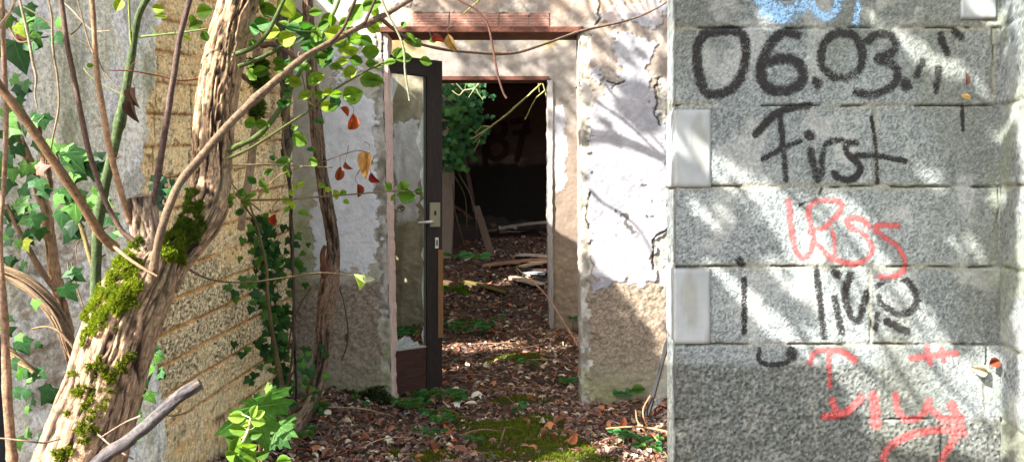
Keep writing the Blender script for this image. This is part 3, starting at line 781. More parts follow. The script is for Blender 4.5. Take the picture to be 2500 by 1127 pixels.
def cfI(u_, v_, X, h):
    px, py, u, v, w_, low, g_ = inner_f(X)
    n = fbm(u * 5, v * 5, 4, 220); n2 = fbm(u * 24, v * 24, 4, 221)
    c = mix(srgb(110, 103, 96), srgb(140, 133, 126), n2)
    c = mix(c, srgb(98, 88, 78), sstep(.48, .62, fbm(u * 9 + 3, v * 9, 5, 225)) * .5)
    c = mix(c, srgb(124, 108, 95), (px > 1342) * sstep(250, 420, py) * .7)
    c = mix(c, mix(srgb(112, 98, 84), srgb(150, 136, 118), n2), low * (px > 1200))
    c = np.where(w_[..., None], srgb(150, 150, 157), c)
    L_ = px < 1060
    cl = mix(srgb(112, 108, 88), srgb(146, 142, 120), n2)
    cl = mix(cl, srgb(96, 88, 62), sstep(.45, .65, fbm(u * 14, v * 2.5, 3, 222)) * .6)
    cl = mix(cl, mix(srgb(150, 152, 148), srgb(205, 206, 202), fbm(u * 22, v * 4, 3, 223)), sstep(560, 520, py) * g_ * .9)
    cl = mix(cl, srgb(150, 116, 66), sstep(200, 90, py) * .6)
    c = np.where((L_ & (py > 60))[..., None], mix(cl, c, sstep(1000, 1060, px) * sstep(240, 200, py)), c)
    c = mix(c, srgb(186, 170, 96), sstep(.55, .7, fbm(u * 6, v * 5, 3, 224)) * sstep(150, 90, py) * .5)
    return mix(c, srgb(120, 126, 90), sstep(760, 830, py) * .5)
a = Acc()
XI, QI = grid(a, (0, YI, 0), (1, 0, 0), (0, 0, 1), (0, -1, 0), np.arange(-1.35, 1.3, .0085), np.concatenate([np.arange(-.2, 2.8, .0085)]), hfI, cfI,
     lambda u, v, X: ~inpoly(to_px(X)[0] + (fbm(u * 20, v * 20, 3, 230) - .5) * 6, to_px(X)[1] + (fbm(u * 20, v * 20, 3, 231) - .5) * 8, OPI), thick=.2)
a.build('inner_wall', M['plaster'], hs)
strip('inner_door_frame', [(196, 1336, 1350), (520, 1337, 1349), (800, 1341, 1352)], YI - .02, .2, srgb(146, 140, 138), M['wood'], hs, 'pale cracked timber frame of the inner doorway')
a = Acc(); A = P(1055, 187, YI); B = P(1340, 196, YI); a.box(((A.x + B.x) / 2, YI + .08, (A.z + B.z) / 2), B.x - A.x, .2, A.z - B.z, None, srgb(88, 56, 46)); a.build('inner_lintel', M['rough'], hs, smooth=False)
for k in range(2):
    a = Acc(); c = P(979, 472 + k * 36, YI - .004)
    n = 20; ring = [(c.x + math.cos(i * 2 * math.pi / n) * .036 * s_, c.y - (.008 if s_ < 1 else .002), c.z + math.sin(i * 2 * math.pi / n) * .036 * s_) for s_ in (1, .78) for i in range(n)]
    ring += [(c.x + math.cos(i * 2 * math.pi / n) * .026, c.y + .001, c.z + math.sin(i * 2 * math.pi / n) * .026) for i in range(n)] + [(c.x, c.y + .001, c.z)]
    col = np.vstack([np.repeat(srgb(150, 142, 110)[None], 40, 0), np.repeat(srgb(74, 70, 40)[None], 21, 0)])
    a.add(ring, quads=[[i + o_, (i + 1) % n + o_, (i + 1) % n + n + o_, i + n + o_] for o_ in (0, n) for i in range(n)], tris=[[40 + i, 40 + (i + 1) % n, 60] for i in range(n)], col=col)
    a.build('round_socket', M['paint'], hs)
# unseen vestibule side wall; two gaps added, shaped to throw the sun patches
def gapkeep(u, v, X):
    qy = X[..., 1] + (fbm(u * 8, v * 8, 3, 240) - .5) * .16; qz = X[..., 2] + (fbm(u * 8, v * 8, 3, 241) - .5) * .16
    return ~(inpoly(qy, qz, [(6.14, .80), (6.24, .76), (6.28, 1.20), (6.20, 1.14)]) | inpoly(qy, qz, [(5.04, .70), (5.40, .72), (4.90, 1.44), (4.54, 1.42)]))
def hfV(u, v, X): return .01 * (fbm(u * 8, v * 8, 4, 242) - .5)
def cfV(u, v, X, h): return mix(srgb(130, 124, 100), srgb(176, 168, 146), fbm(u * 6, v * 6, 4, 243))
a = Acc(); grid(a, (-1.3, 4.43, 0), (0, 1, 0), (0, 0, 1), (1, 0, 0), np.arange(0, 2.08, .03), np.arange(-.1, 2.5, .03), hfV, cfV, gapkeep, thick=.1)
a.build('side_wall', M['plaster'], hs); a = Acc()
grid(a, (1.25, 4.43, 0), (0, 1, 0), (0, 0, 1), (-1, 0, 0), np.arange(0, 2.08, .06), np.arange(-.1, 2.5, .06), hfV, cfV, thick=.1)
a.build('side_wall', M['plaster'], hs)
# the dark back room
a = Acc()
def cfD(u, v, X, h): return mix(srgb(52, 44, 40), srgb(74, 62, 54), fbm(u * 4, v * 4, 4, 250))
grid(a, (-1.5, 6.7, 0), (0, 1, 0), (0, 0, 1), (1, 0, 0), np.arange(0, 2.1, .07), np.arange(0, 3.4, .07), hfV, cfV, thick=.2)  # unseen high wall added to keep sun off the rubble floor
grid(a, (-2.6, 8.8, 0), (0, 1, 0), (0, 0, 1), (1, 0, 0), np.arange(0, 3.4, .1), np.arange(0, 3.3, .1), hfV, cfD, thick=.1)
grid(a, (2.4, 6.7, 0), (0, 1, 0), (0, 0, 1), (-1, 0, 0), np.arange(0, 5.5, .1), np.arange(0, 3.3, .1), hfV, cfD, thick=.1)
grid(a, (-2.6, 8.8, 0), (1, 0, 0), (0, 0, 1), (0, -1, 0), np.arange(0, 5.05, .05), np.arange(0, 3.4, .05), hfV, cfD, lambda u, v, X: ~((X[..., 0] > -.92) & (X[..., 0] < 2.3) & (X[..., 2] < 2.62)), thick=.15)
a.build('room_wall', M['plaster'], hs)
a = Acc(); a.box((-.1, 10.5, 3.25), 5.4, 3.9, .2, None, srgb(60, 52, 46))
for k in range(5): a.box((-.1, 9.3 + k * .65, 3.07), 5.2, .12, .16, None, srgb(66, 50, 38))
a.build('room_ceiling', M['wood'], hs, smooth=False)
YB = 12.1
a = Acc()
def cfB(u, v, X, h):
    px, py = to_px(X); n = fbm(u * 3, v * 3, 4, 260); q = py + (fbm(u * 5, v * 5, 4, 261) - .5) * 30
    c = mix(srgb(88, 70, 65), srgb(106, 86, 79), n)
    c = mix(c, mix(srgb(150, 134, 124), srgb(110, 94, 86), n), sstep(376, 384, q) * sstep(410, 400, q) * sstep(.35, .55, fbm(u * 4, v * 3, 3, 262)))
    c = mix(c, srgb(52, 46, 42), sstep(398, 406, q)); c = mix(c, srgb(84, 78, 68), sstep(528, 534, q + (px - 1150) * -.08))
    return c
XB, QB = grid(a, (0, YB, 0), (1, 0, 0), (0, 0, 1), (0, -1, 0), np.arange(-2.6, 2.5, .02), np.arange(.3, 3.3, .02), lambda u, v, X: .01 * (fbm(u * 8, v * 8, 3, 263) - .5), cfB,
     lambda u, v, X: ~((to_px(X)[0] > 1216) & (to_px(X)[0] < 1262) & (to_px(X)[1] > 552) & (to_px(X)[1] < 574)), thick=.1)  # slit cut so bright sky stands in for a sunlit floor patch
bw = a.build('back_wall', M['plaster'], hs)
d = stroke_density(*to_px(XB), [([(1168, 322), (1182, 298), (1184, 345), (1184, 395)], 7, .95), ([(1212, 292), (1232, 305), (1228, 328), (1212, 338), (1196, 328), (1194, 305), (1212, 292)], 7, .95), ([(1212, 338), (1234, 352), (1232, 376), (1210, 388), (1192, 376), (1192, 352), (1212, 338)], 7, .95), ([(1250, 298), (1286, 296), (1274, 340), (1262, 390)], 7, .95), ([(1256, 325), (1290, 322)], 6, .95)])
decal('graffiti', XB, QB, np.array([0, -.004, 0]), d, spray_mat('dark_red_spray', (.042, .018, .015)), bw, 'dark red sprayed number in the dark room')
# ================================================================ leaf templates: (verts, tris, tint per vertex)
def T_ovate(w=.36, fold=.12, curl=.18, tip=.08):
    ys = [0, .12, .3, .5, .7, .88, 1.0]; ws = [0, .55, .95, 1, .82, .42, 0]
    V = []; t = []; c = []
    for y, k in zip(ys, ws):
        V.append((0, y, -curl * y * y)); c.append(1.25)
    m0 = len(V)
    for s in (-1, 1):
        for y, k in zip(ys[1:-1], ws[1:-1]):
            V.append((s * w * k, y + .02, fold * k - curl * y * y)); c.append(.95)
    for si in (0, 1):
        o = m0 + si * 5
        t.append([0, o, 1]); t.append([6, 5, o + 4])
        for i in range(4): t.append([1 + i, o + i, o + i + 1]); t.append([1 + i, o + i + 1, 2 + i])
    return np.array(V), np.array(t), np.array(c)
def T_fan(half, cy=.25, cup=.12, vein=False, tips=()):
    out = [(0, 0)] + half + [(-x, y) for x, y in half[::-1] if x > 0]
    V = [(0, cy, 0)] + [(x, y, -cup * (x * x * 2 + (y - cy) ** 2)) for x, y in out]; c = [1.12] + [.95] * len(out)
    n = len(out); t = [[0, 1 + i, 1 + (i + 1) % n] for i in range(n)]
    if vein:
        for (x, y) in tips:
            for s in ((-1, 1) if x > 0 else (1,)):
                b = np.array([0, .02]); e = np.array([x * s, y]); d = e - b; L = np.linalg.norm(d); nrm = np.array([-d[1], d[0]]) / L * .013
                k = len(V)
                for f_, wd in ((0, 1), (.5, .8), (.92, .2)):
                    pt = b + d * f_
                    for sg in (-1, 1):
                        q = pt + nrm * wd * sg
                        V.append((q[0], q[1], -cup * (q[0] ** 2 * 2 + (q[1] - cy) ** 2) + .012)); c.append(2.3)
                t += [[k, k + 1, k + 3], [k, k + 3, k + 2], [k + 2, k + 3, k + 5], [k + 2, k + 5, k + 4]]
    return np.array(V), np.array(t), np.array(c)
IVYH = [(.16, -.10), (.40, -.12), (.42, .06), (.62, .30), (.36, .40), (.22, .62), (0, 1.0)]
IV_T = [(.38, -.08), (.58, .29), (0, .95)]
T_IVY = T_fan(IVYH, .2, .25); T_IVYV = T_fan(IVYH, .2, .2, True, IV_T)
MAPH = [(.12, -.04), (.44, -.10), (.38, .06), (.56, .10), (.84, .30), (.66, .36), (.60, .52), (.50, .44), (.34, .42), (.40, .66), (.28, .74), (.17, .66), (.1, .86), (0, 1.08)]
T_MAP = T_fan(MAPH, .22, .12, True, [(.42, -.08), (.8, .3), (.38, .64), (0, 1.0)])
T_OV = T_ovate(); T_RND = T_ovate(.42, .08, .12); T_NAR = T_ovate(.24, .1, .25)
T_LIT = [T_ovate(.30, .22, .4), T_ovate(.36, -.15, -.35), T_ovate(.26, .3, .1), T_fan(IVYH, .2, .6), T_ovate(.42, .1, .7)]

def leaves(acc, T, pos, dY, nr, size, col, sx=1):
    """pos base of blade, dY pointing direction, nr leaf normal (all Mx3)"""
    V, t, c = T
    pos = np.atleast_2d(np.array(pos, float)); M_ = len(pos)
    if M_ == 0: return
    dY = np.broadcast_to(np.array(dY, float), (M_, 3)).copy(); nr = np.broadcast_to(np.array(nr, float), (M_, 3)).copy()
    dY /= np.linalg.norm(dY, axis=1)[:, None] + 1e-9
    X_ = np.cross(dY, nr); X_ /= np.linalg.norm(X_, axis=1)[:, None] + 1e-9
    Z_ = np.cross(X_, dY)
    size = np.broadcast_to(np.array(size, float), (M_,)); col = np.broadcast_to(np.array(col, float), (M_, 3))
    v = pos[:, None] + size[:, None, None] * (V[None, :, 0, None] * sx * X_[:, None] + V[None, :, 1, None] * dY[:, None] + V[None, :, 2, None] * Z_[:, None])
    cc = col[:, None] * c[None, :, None]
    tt = t[None] + (np.arange(M_) * len(V))[:, None, None]
    acc.add(v.reshape(-1, 3), tris=tt.reshape(-1, 3), col=cc.reshape(-1, 3))

def unit(v): v = np.array(v, float); return v / (np.linalg.norm(v) + 1e-9)
def pleaf(acc, T, px, py, Y, size_px, ang, col, tilt=.5, var=.22, tx=None):
    """leaf centred on a photo position; ang = direction of the tip in the image, degrees, 0 = right, 90 = up"""
    a_ = math.radians(ang); s = size_px / F * Y
    d = unit((math.cos(a_), R.uniform(-tilt, tilt) * .6, math.sin(a_)))
    n = unit((R.uniform(-tilt, tilt), -1, R.uniform(-tilt, tilt) + .25))
    p = np.array(P(px, py, Y)) - d * s * .5
    leaves(acc, T, [p], [d], [n], [s], [np.array(col) * R.uniform(1 - var, 1 + var)])
    return p

GREEN = srgb(64, 98, 32); GREEN2 = srgb(86, 120, 38); YG = srgb(120, 142, 46); BG = srgb(50, 94, 42); IVYC = srgb(40, 78, 38); IVYL = srgb(72, 114, 46)
BROWN = srgb(112, 74, 54); TAN = srgb(176, 146, 116)

# ================================================================ big mossy tree
tree = thing('mossy_tree', 'leaning forked tree at the left with bright moss and a sawn stub', 'tree', P(195, 1300, 1.45))
def barkcol(dark, light):
    def f(v, h, L, TH):
        n = fbm(L * 9, TH * 2.2 + 5, 3, 301); fi = fbm(L * 30, TH * 16, 3, 302); tr_ = sstep(.60, .66, fbm(L * 110, TH * 5, 3, 303))
        c = mix(srgb(*dark), srgb(*light), np.clip(sstep(-.75, .25, h) * 1.0 + (n - .5) * .4, 0, 1))
        c = c * (.62 + .76 * fi)[..., None]; c = mix(c, srgb(*dark), tr_ * .45)
        return mix(c, srgb(128, 118, 88), sstep(.55, .75, n) * .4)
    return f
tr = Acc()
tube(tr, pxpath([(120, 1420, 1.44, 122), (165, 1230, 1.45, 112), (205, 1100, 1.46, 101), (252, 950, 1.48, 90), (295, 810, 1.50, 84), (335, 715, 1.52, 80), (368, 650, 1.54, 68), (395, 610, 1.56, 46)]), None, seg=170, n=46, bark=.0068, seed=3, colf=barkcol((44, 32, 25), (178, 146, 118)))
trunk = tr.build('trunk', M['bark'], tree)
a = Acc(); tube(a, pxpath([(372, 690, 1.53, 50), (366, 640, 1.53, 42), (358, 580, 1.53, 36), (350, 530, 1.53, 33), (343, 482, 1.53, 31)]), None, seg=72, n=24, bark=.007, seed=5, colf=lambda v, h, L, TH: mix(barkcol((64, 50, 42), (172, 148, 126))(v, h, L, TH), srgb(38, 30, 26), sstep(.165, .19, L + .02 * np.sin(TH * 3)) * .85))
stub = a.build('stub', M['bark'], tree); tag(stub, 'sawn stub with a dark rotten top')
a = Acc()
tube(a, pxpath([(398, 700, 1.55, 38), (425, 640, 1.57, 40), (458, 590, 1.60, 42), (490, 545, 1.62, 45), (508, 500, 1.65, 47), (516, 440, 1.68, 46), (519, 370, 1.7, 46), (525, 290, 1.71, 47), (536, 200, 1.72, 47), (557, 100, 1.73, 45), (585, 0, 1.74, 44), (618, -110, 1.75, 42), (650, -220, 1.76, 40)]), None, seg=130, n=34, bark=.0062, seed=8, colf=barkcol((40, 30, 23), (174, 144, 114)))
limb = a.build('limb', M['bark'], tree); tag(limb, 'thick forked limb rising to the top of the frame')
def branch(name, pts, col, parent, seg=8, n=6, wob=.002, mat='twig', seed=1, label=None):
    a = Acc(); tube(a, pxpath(pts), col, seg=seg, n=n, wob=wob, seed=seed, bark=0)
    if len(pts) > 3 and pts[1][3] > 1.9 and parent is not None:
        rs = random.Random(len(pts) * 31 + int(pts[0][0]))
        for _ in range(rs.randint(2, 5)):
            i = rs.randrange(1, len(pts) - 1); x, y, Y, r = pts[i]; an = rs.uniform(0, 6.28); L = rs.uniform(8, 30)
            tube(a, pxpath([(x, y, Y, r * .35), (x + math.cos(an) * L * .6, y - abs(math.sin(an)) * L * .6, Y, r * .25), (x + math.cos(an + .5) * L, y - abs(math.sin(an)) * L, Y, r * .12)]), np.array(col) * .85, 5, 3, seed=i)
    o = a.build(name, M[mat], parent)
    if label: tag(o, label)
    return o
BRN = srgb(126, 96, 72); GRN = srgb(66, 80, 44)
branch('branch', [(-40, 160, 1.30, 11), (0, 212, 1.32, 11), (60, 290, 1.34, 11), (130, 392, 1.37, 11), (190, 482, 1.4, 11), (240, 566, 1.43, 11.5), (282, 606, 1.46, 12)], srgb(112, 86, 60), tree, 12, label='smooth brown stick crossing the left side')
branch('branch', [(272, 596, 1.45, 4.5), (330, 642, 1.42, 4), (384, 674, 1.41, 2.2)], srgb(134, 108, 82), tree)
branch('branch', [(370, 685, 1.44, 13), (378, 640, 1.43, 10.5), (392, 570, 1.42, 10), (412, 505, 1.43, 10), (440, 445, 1.45, 10), (482, 392, 1.47, 10), (560, 302, 1.52, 10), (650, 217, 1.58, 9), (735, 145, 1.65, 8), (800, 108, 1.7, 7.5), (880, 66, 1.78, 6.5), (950, 30, 1.85, 6), (1030, -20, 1.95, 5)], srgb(104, 86, 68), tree, 12, label='long brown branch sweeping up to the right across the doorway corner')
branch('branch', [(805, 106, 1.7, 5), (838, 70, 1.7, 4), (860, 20, 1.7, 4), (880, -30, 1.7, 3.5)], srgb(70, 54, 44), tree)
branch('branch', [(888, 62, 1.78, 4), (905, 25, 1.78, 3.5), (925, -20, 1.78, 3)], srgb(70, 54, 44), tree)
branch('branch', [(928, 44, 1.82, 6), (955, 66, 1.85, 4.6), (1000, 96, 1.9, 4), (1060, 116, 2, 3.8), (1160, 129, 2.1, 3.6), (1255, 129, 2.2, 3.4), (1330, 108, 2.3, 3.2), (1420, 76, 2.4, 2.8), (1530, 50, 2.5, 2.2), (1600, 22, 2.55, 2), (1650, -10, 2.6, 1.8)], srgb(96, 76, 64), tree, label='thin branch curving in an arc across the doorway top')
branch('branch', [(146, -20, 1.5, 6), (155, 40, 1.5, 6), (165, 110, 1.5, 6), (182, 190, 1.5, 6.5), (208, 330, 1.5, 6.5), (238, 437, 1.5, 6), (262, 500, 1.5, 6), (296, 560, 1.5, 6), (330, 590, 1.5, 7)], srgb(92, 72, 62), tree, 10, seed=3)
branch('branch', [(222, -20, 1.48, 6), (231, 79, 1.48, 6), (240, 200, 1.48, 6.5), (258, 308, 1.48, 7), (275, 392, 1.49, 7), (298, 475, 1.5, 7), (316, 540, 1.51, 8)], srgb(140, 110, 82), tree, 10, seed=4)
branch('branch', [(468, -20, 1.5, 6.5), (440, 90, 1.5, 7), (425, 180, 1.5, 7), (408, 280, 1.51, 7.5), (394, 370, 1.52, 8), (382, 440, 1.53, 8), (372, 500, 1.53, 9)], srgb(84, 68, 62), tree, 10, seed=6, label='dark stick with pale lichen standing on the stub')
branch('branch', [(578, 132, 1.7, 6), (620, 115, 1.68, 5.5), (650, 85, 1.66, 5), (672, 45, 1.66, 5), (700, -15, 1.66, 4.5)], GRN, tree)
branch('branch', [(582, 163, 1.7, 6), (640, 140, 1.72, 5.5), (700, 108, 1.75, 5), (735, 88, 1.78, 3)], GRN, tree)
branch('branch', [(668, 52, 1.66, 3), (720, 75, 1.7, 2.6), (780, 78, 1.74, 2)], GRN, tree)
branch('branch', [(556, 368, 1.69, 8), (590, 352, 1.7, 7), (625, 335, 1.72, 7.5), (655, 305, 1.75, 7), (690, 255, 1.8, 6.5), (715, 205, 1.84, 6), (750, 145, 1.9, 5.5), (790, 80, 1.95, 5), (820, 20, 2, 4), (835, -20, 2, 4)], srgb(74, 86, 44), tree, 10, label='green shoot growing up to the right from the limb')
branch('branch', [(556, 388, 1.66, 4), (620, 357, 1.7, 3.6), (700, 305, 1.75, 3.2), (765, 262, 1.8, 3), (812, 222, 1.82, 3), (870, 187, 1.86, 2.5), (935, 152, 1.9, 2)], srgb(84, 88, 48), tree)
branch('branch', [(567, 404, 1.66, 2.6), (640, 401, 1.7, 2), (700, 403, 1.75, 2), (760, 406, 1.8, 1.8), (812, 408, 1.82, 1.6)], srgb(120, 112, 80), tree)
branch('branch', [(575, 470, 1.66, 3.5), (600, 487, 1.7, 2.8), (700, 486, 1.78, 2.6), (790, 479, 1.84, 2.4), (880, 473, 1.9, 2), (960, 466, 1.95, 1.8), (1030, 468, 2, 1.4)], srgb(104, 92, 62), tree)
branch('branch', [(628, 489, 1.72, 1.8), (640, 470, 1.72, 1.8), (680, 430, 1.74, 1.6), (740, 405, 1.78, 1.4)], srgb(120, 110, 70), tree)
branch('branch', [(588, 490, 1.72, 2.4), (610, 520, 1.74, 2.2), (640, 560, 1.78, 1.8)], srgb(70, 56, 44), tree)
branch('branch', [(265, 172, 1.6, 1.6), (320, 173, 1.62, 2), (385, 184, 1.65, 2.4), (445, 196, 1.67, 2.6), (492, 190, 1.7, 3)], srgb(110, 70, 56), tree)
branch('branch', [(452, 648, 1.58, 3), (480, 668, 1.62, 2.6), (530, 685, 1.7, 2.4), (610, 688, 1.8, 2.2), (700, 677, 1.9, 2), (790, 665, 2.0, 1.8), (862, 673, 2.05, 1.4)], srgb(92, 78, 54), tree)
branch('branch', [(760, 408, 1.82, 1.5), (815, 385, 1.84, 1.3), (870, 368, 1.86, 1.2), (900, 372, 1.86, 1)], srgb(96, 72, 56), tree)
branch('branch', [(770, 262, 1.8, 1.8), (752, 245, 1.8, 1.8), (745, 215, 1.8, 1.6), (735, 170, 1.8, 1.4)], srgb(104, 110, 60), tree)
branch('branch', [(925, -20, 1.6, 3.4), (945, 30, 1.6, 3.2), (970, 75, 1.6, 3), (986, 120, 1.6, 3), (990, 180, 1.6, 2.8), (1000, 245, 1.6, 2.6)], srgb(116, 118, 96), tree, label='pale bare twig hanging down before the door')
branch('branch', [(1095, -20, 1.7, 2.8), (1130, 5, 1.7, 2.8), (1165, 25, 1.7, 3), (1192, 62, 1.7, 3), (1205, 125, 1.7, 3), (1215, 180, 1.7, 2.8), (1228, 225, 1.7, 2.6), (1236, 240, 1.7, 3.2)], srgb(84, 56, 48), tree, label='dark twig hanging into the second doorway')
branch('branch', [(1160, -20, 1.75, 2.2), (1170, 0, 1.75, 2.2), (1150, 18, 1.75, 2), (1130, 36, 1.75, 1.8)], srgb(110, 104, 60), tree)

# leaves carried by the tree: (px, py, Y, size px, angle, colour)
fl = Acc()
K = [(575, 350, 0, 0)]
big = [(290, 12, 1.5, 48, -100, YG), (385, 22, 1.55, 50, 0, YG), (392, 40, 1.55, 45, -10, YG), (497, 28, 1.6, 56, 10, GREEN2), (478, 60, 1.6, 60, 30, GREEN2), (500, 88, 1.6, 48, -60, GREEN), (470, 48, 1.6, 36, -80, GREEN2), (455, 92, 1.6, 34, -30, YG),
       (640, 60, 1.7, 70, 0, BG), (700, 20, 1.7, 70, -60, YG), (722, 48, 1.75, 60, 200, GREEN2), (770, 30, 1.75, 60, 10, GREEN2), (800, 48, 1.8, 55, 60, GREEN2), (790, 60, 1.8, 64, 20, GREEN), (845, 55, 1.8, 70, 30, GREEN2), (870, 30, 1.8, 74, 60, GREEN2), (905, 12, 1.8, 90, 20, GREEN2), (860, 75, 1.8, 60, -20, GREEN2),
       (915, 68, 1.9, 46, -30, YG), (910, 70, 1.9, 40, 170, YG), (885, 100, 1.9, 60, -10, GREEN2), (640, 10, 1.75, 50, -50, GREEN2), (612, 28, 1.75, 60, 240, GREEN), (655, 25, 1.75, 56, -20, GREEN2), (620, 70, 1.7, 60, 160, BG), (660, 78, 1.7, 70, 190, YG), (700, 95, 1.7, 60, 10, YG), (715, 68, 1.72, 60, -10, BG), (745, 72, 1.74, 60, 20, BG), (770, 85, 1.74, 70, -30, GREEN2), (735, 100, 1.74, 60, 190, BG),
       (800, 110, 1.8, 60, -60, GREEN2), (820, 85, 1.8, 70, -10, YG), (780, 120, 1.8, 70, -10, BG), (800, 130, 1.8, 66, 200, BG), (845, 120, 1.85, 60, -30, YG), (870, 95, 1.85, 60, 20, GREEN2), (895, 100, 1.85, 60, -10, GREEN), (905, 126, 1.9, 66, -5, GREEN2), (860, 125, 1.85, 50, 10, YG), (830, 100, 1.85, 60, 50, GREEN2),
       (790, 145, 1.8, 60, -10, GREEN2), (835, 150, 1.85, 64, 0, YG), (870, 148, 1.85, 50, -15, GREEN), (790, 155, 1.8, 50, 190, BG), (855, 175, 1.86, 46, 100, YG), (845, 178, 1.86, 40, 80, YG), (690, 165, 1.76, 56, 20, GREEN2), (680, 150, 1.76, 50, 200, GREEN), (745, 165, 1.78, 44, -30, GREEN2), (900, 195, 1.9, 60, -15, GREEN2), (915, 198, 1.9, 52, -10, GREEN2), (920, 162, 1.9, 46, 20, GREEN2), (905, 155, 1.9, 48, 10, GREEN),
       (860, 232, 1.82, 72, 0, GREEN2), (858, 234, 1.83, 66, 4, YG), (780, 232, 1.8, 50, 170, GREEN2), (800, 225, 1.8, 40, 190, YG), (818, 248, 1.8, 60, -100, srgb(40, 88, 52)), (745, 232, 1.8, 56, 190, YG), (700, 225, 1.78, 44, 10, BG), (720, 200, 1.78, 46, -20, YG), (780, 190, 1.8, 40, 10, YG), (765, 200, 1.8, 40, -170, GREEN2),
       (610, 300, 1.75, 54, 170, GREEN2), (640, 305, 1.74, 50, -10, GREEN2), (718, 312, 1.78, 34, 10, GREEN2), (730, 340, 1.78, 56, -40, GREEN2), (760, 365, 1.8, 44, -10, BG), (700, 250, 1.76, 40, 10, BG), (690, 252, 1.76, 44, 190, BG), (765, 395, 1.8, 52, -20, GREEN2), (690, 395, 1.76, 60, 170, GREEN), (700, 420, 1.76, 50, -80, GREEN2), (665, 385, 1.76, 36, 120, BG),
       (560, 482, 1.66, 50, 170, GREEN2), (556, 496, 1.66, 42, 190, GREEN2), (590, 470, 1.68, 44, 60, GREEN), (610, 478, 1.7, 44, 20, GREEN2), (600, 495, 1.7, 36, -20, GREEN2), (650, 465, 1.72, 34, -60, GREEN2), (655, 420, 1.72, 36, 40, GREEN), (640, 448, 1.72, 34, 120, GREEN2), (615, 440, 1.72, 36, 150, BG), (585, 518, 1.72, 34, 200, srgb(48, 92, 44)),
       (700, 490, 1.8, 34, -40, YG), (715, 500, 1.8, 30, -100, YG), (720, 455, 1.8, 28, 100, YG), (735, 450, 1.8, 24, 30, YG), (712, 470, 1.8, 30, -60, YG), (785, 452, 1.84, 34, -20, GREEN2), (820, 475, 1.86, 36, -60, YG), (838, 470, 1.86, 30, 20, GREEN2), (845, 492, 1.88, 28, -20, GREEN2), (800, 462, 1.86, 28, 170, YG), (740, 520, 1.8, 34, -20, GREEN2), (700, 512, 1.8, 30, 200, GREEN2),
       (948, 455, 1.96, 44, 150, GREEN2), (985, 455, 1.98, 60, 120, GREEN2), (992, 478, 1.98, 66, -8, GREEN), (1022, 468, 2, 34, 0, GREEN), (960, 482, 1.96, 30, -120, GREEN2),
       (1000, 95, 1.9, 46, -70, GREEN2), (1015, 105, 1.9, 54, -30, GREEN2), (975, 128, 1.92, 60, 60, GREEN2), (985, 140, 1.92, 70, 20, GREEN2), (1040, 150, 1.95, 60, -8, GREEN2), (985, 60, 1.86, 30, 60, GREEN2), (950, 152, 1.9, 60, -170, GREEN2), (1058, 97, 1.95, 30, 20, BG),
       (220, 160, 1.55, 26, 0, GREEN2)]
for (x, y, Y, s, an, c) in big:
    pleaf(fl, T_RND if s > 40 else T_OV, x, y, Y, s * R.uniform(.55, .85), an + R.uniform(-10, 10), c, .85, .25)
for _ in range(36):      # smaller leaves filling the spray above the slim trunk
    x = R.uniform(600, 930); y = R.uniform(-30, 200) if R.random() < .8 else R.uniform(200, 330)
    if x > 860 and y > 200: continue
    pleaf(fl, T_OV, x, y, R.uniform(1.7, 2.1), R.uniform(22, 46), R.choice([R.uniform(-40, 40), R.uniform(150, 220), R.uniform(-100, -40)]), R.choice([GREEN, GREEN2, YG, BG, GREEN2]), .9, .25)
foliage = fl.build('foliage', M['leaf'], tree)
# dead leaves hanging from the twigs
def dead_leaf(x, y, Y, s, an, col, label, parent=None, T=None, group=None):
    a = Acc(); V, t_, c_ = T or T_ovate(.28, .5, .5)
    b0 = pleaf(a, (V, t_, c_), x, y, Y, s, an, np.array(col) * .8, .6, .1)
    if x < 1200 and y < 700: tube(a, [(*b0, .0006), (b0[0] + R.uniform(-.008, .008), b0[1], b0[2] + .014, .0007), (b0[0] + R.uniform(-.012, .012), b0[1], b0[2] + R.uniform(.022, .04), .0008)], srgb(80, 60, 48), 5, 3)
    q = P(x, y, Y)
    o = a.build('dead_leaf', M['litter']); tag(o, label, 'dead leaf', group); return o
dead_leaf(893, 398, 1.87, 62, -95, srgb(178, 140, 96), 'large dry tan leaf hanging by the left door jamb')
dead_leaf(915, 435, 1.9, 36, -60, srgb(140, 44, 36), 'crumpled dark red leaf hanging below the large tan leaf')
dead_leaf(860, 300, 1.84, 50, -100, srgb(176, 92, 62), 'orange brown leaf dangling from a thin twig left of the door')
dead_leaf(842, 272, 1.84, 30, -40, srgb(170, 90, 70), 'small reddish leaf hanging just above the dangling orange brown leaf')
dead_leaf(326, 235, 1.6, 46, -95, srgb(104, 76, 66), 'small curled brown leaf hanging just above the long withered one')
dead_leaf(325, 268, 1.6, 52, -90, srgb(84, 60, 52), 'long withered dark brown leaf hanging before the grey plaster')
dead_leaf(600, 190, 1.66, 26, -60, srgb(76, 60, 50), 'small dark curled leaf stuck right of the thick limb')
dead_leaf(670, 538, 1.8, 34, -100, srgb(150, 54, 36), 'rust red leaf hanging before the block wall')
dead_leaf(1070, 98, 1.95, 36, 20, srgb(134, 58, 46), 'dark red leaf on the arched twig under the red beam')
dead_leaf(1102, 105, 1.95, 44, -70, srgb(150, 122, 84), 'olive brown leaf hanging from the arched twig')
dead_leaf(876, 688, 2.05, 46, -60, srgb(186, 204, 130), 'pale wilted green leaf hanging at the end of a thin twig')
dead_leaf(900, 676, 2.05, 34, -50, srgb(206, 210, 190), 'small whitish wilted leaf beside the pale green one')
dead_leaf(828, 425, 1.86, 40, -100, srgb(150, 84, 62), 'narrow rusty leaf hanging right of the slim trunk')
dead_leaf(850, 405, 1.86, 26, -60, srgb(140, 80, 60), 'tiny rusty leaf curled on the dead twig')
dead_leaf(876, 465, 1.9, 34, -80, srgb(132, 66, 50), 'brown withered leaf under the dark red one')
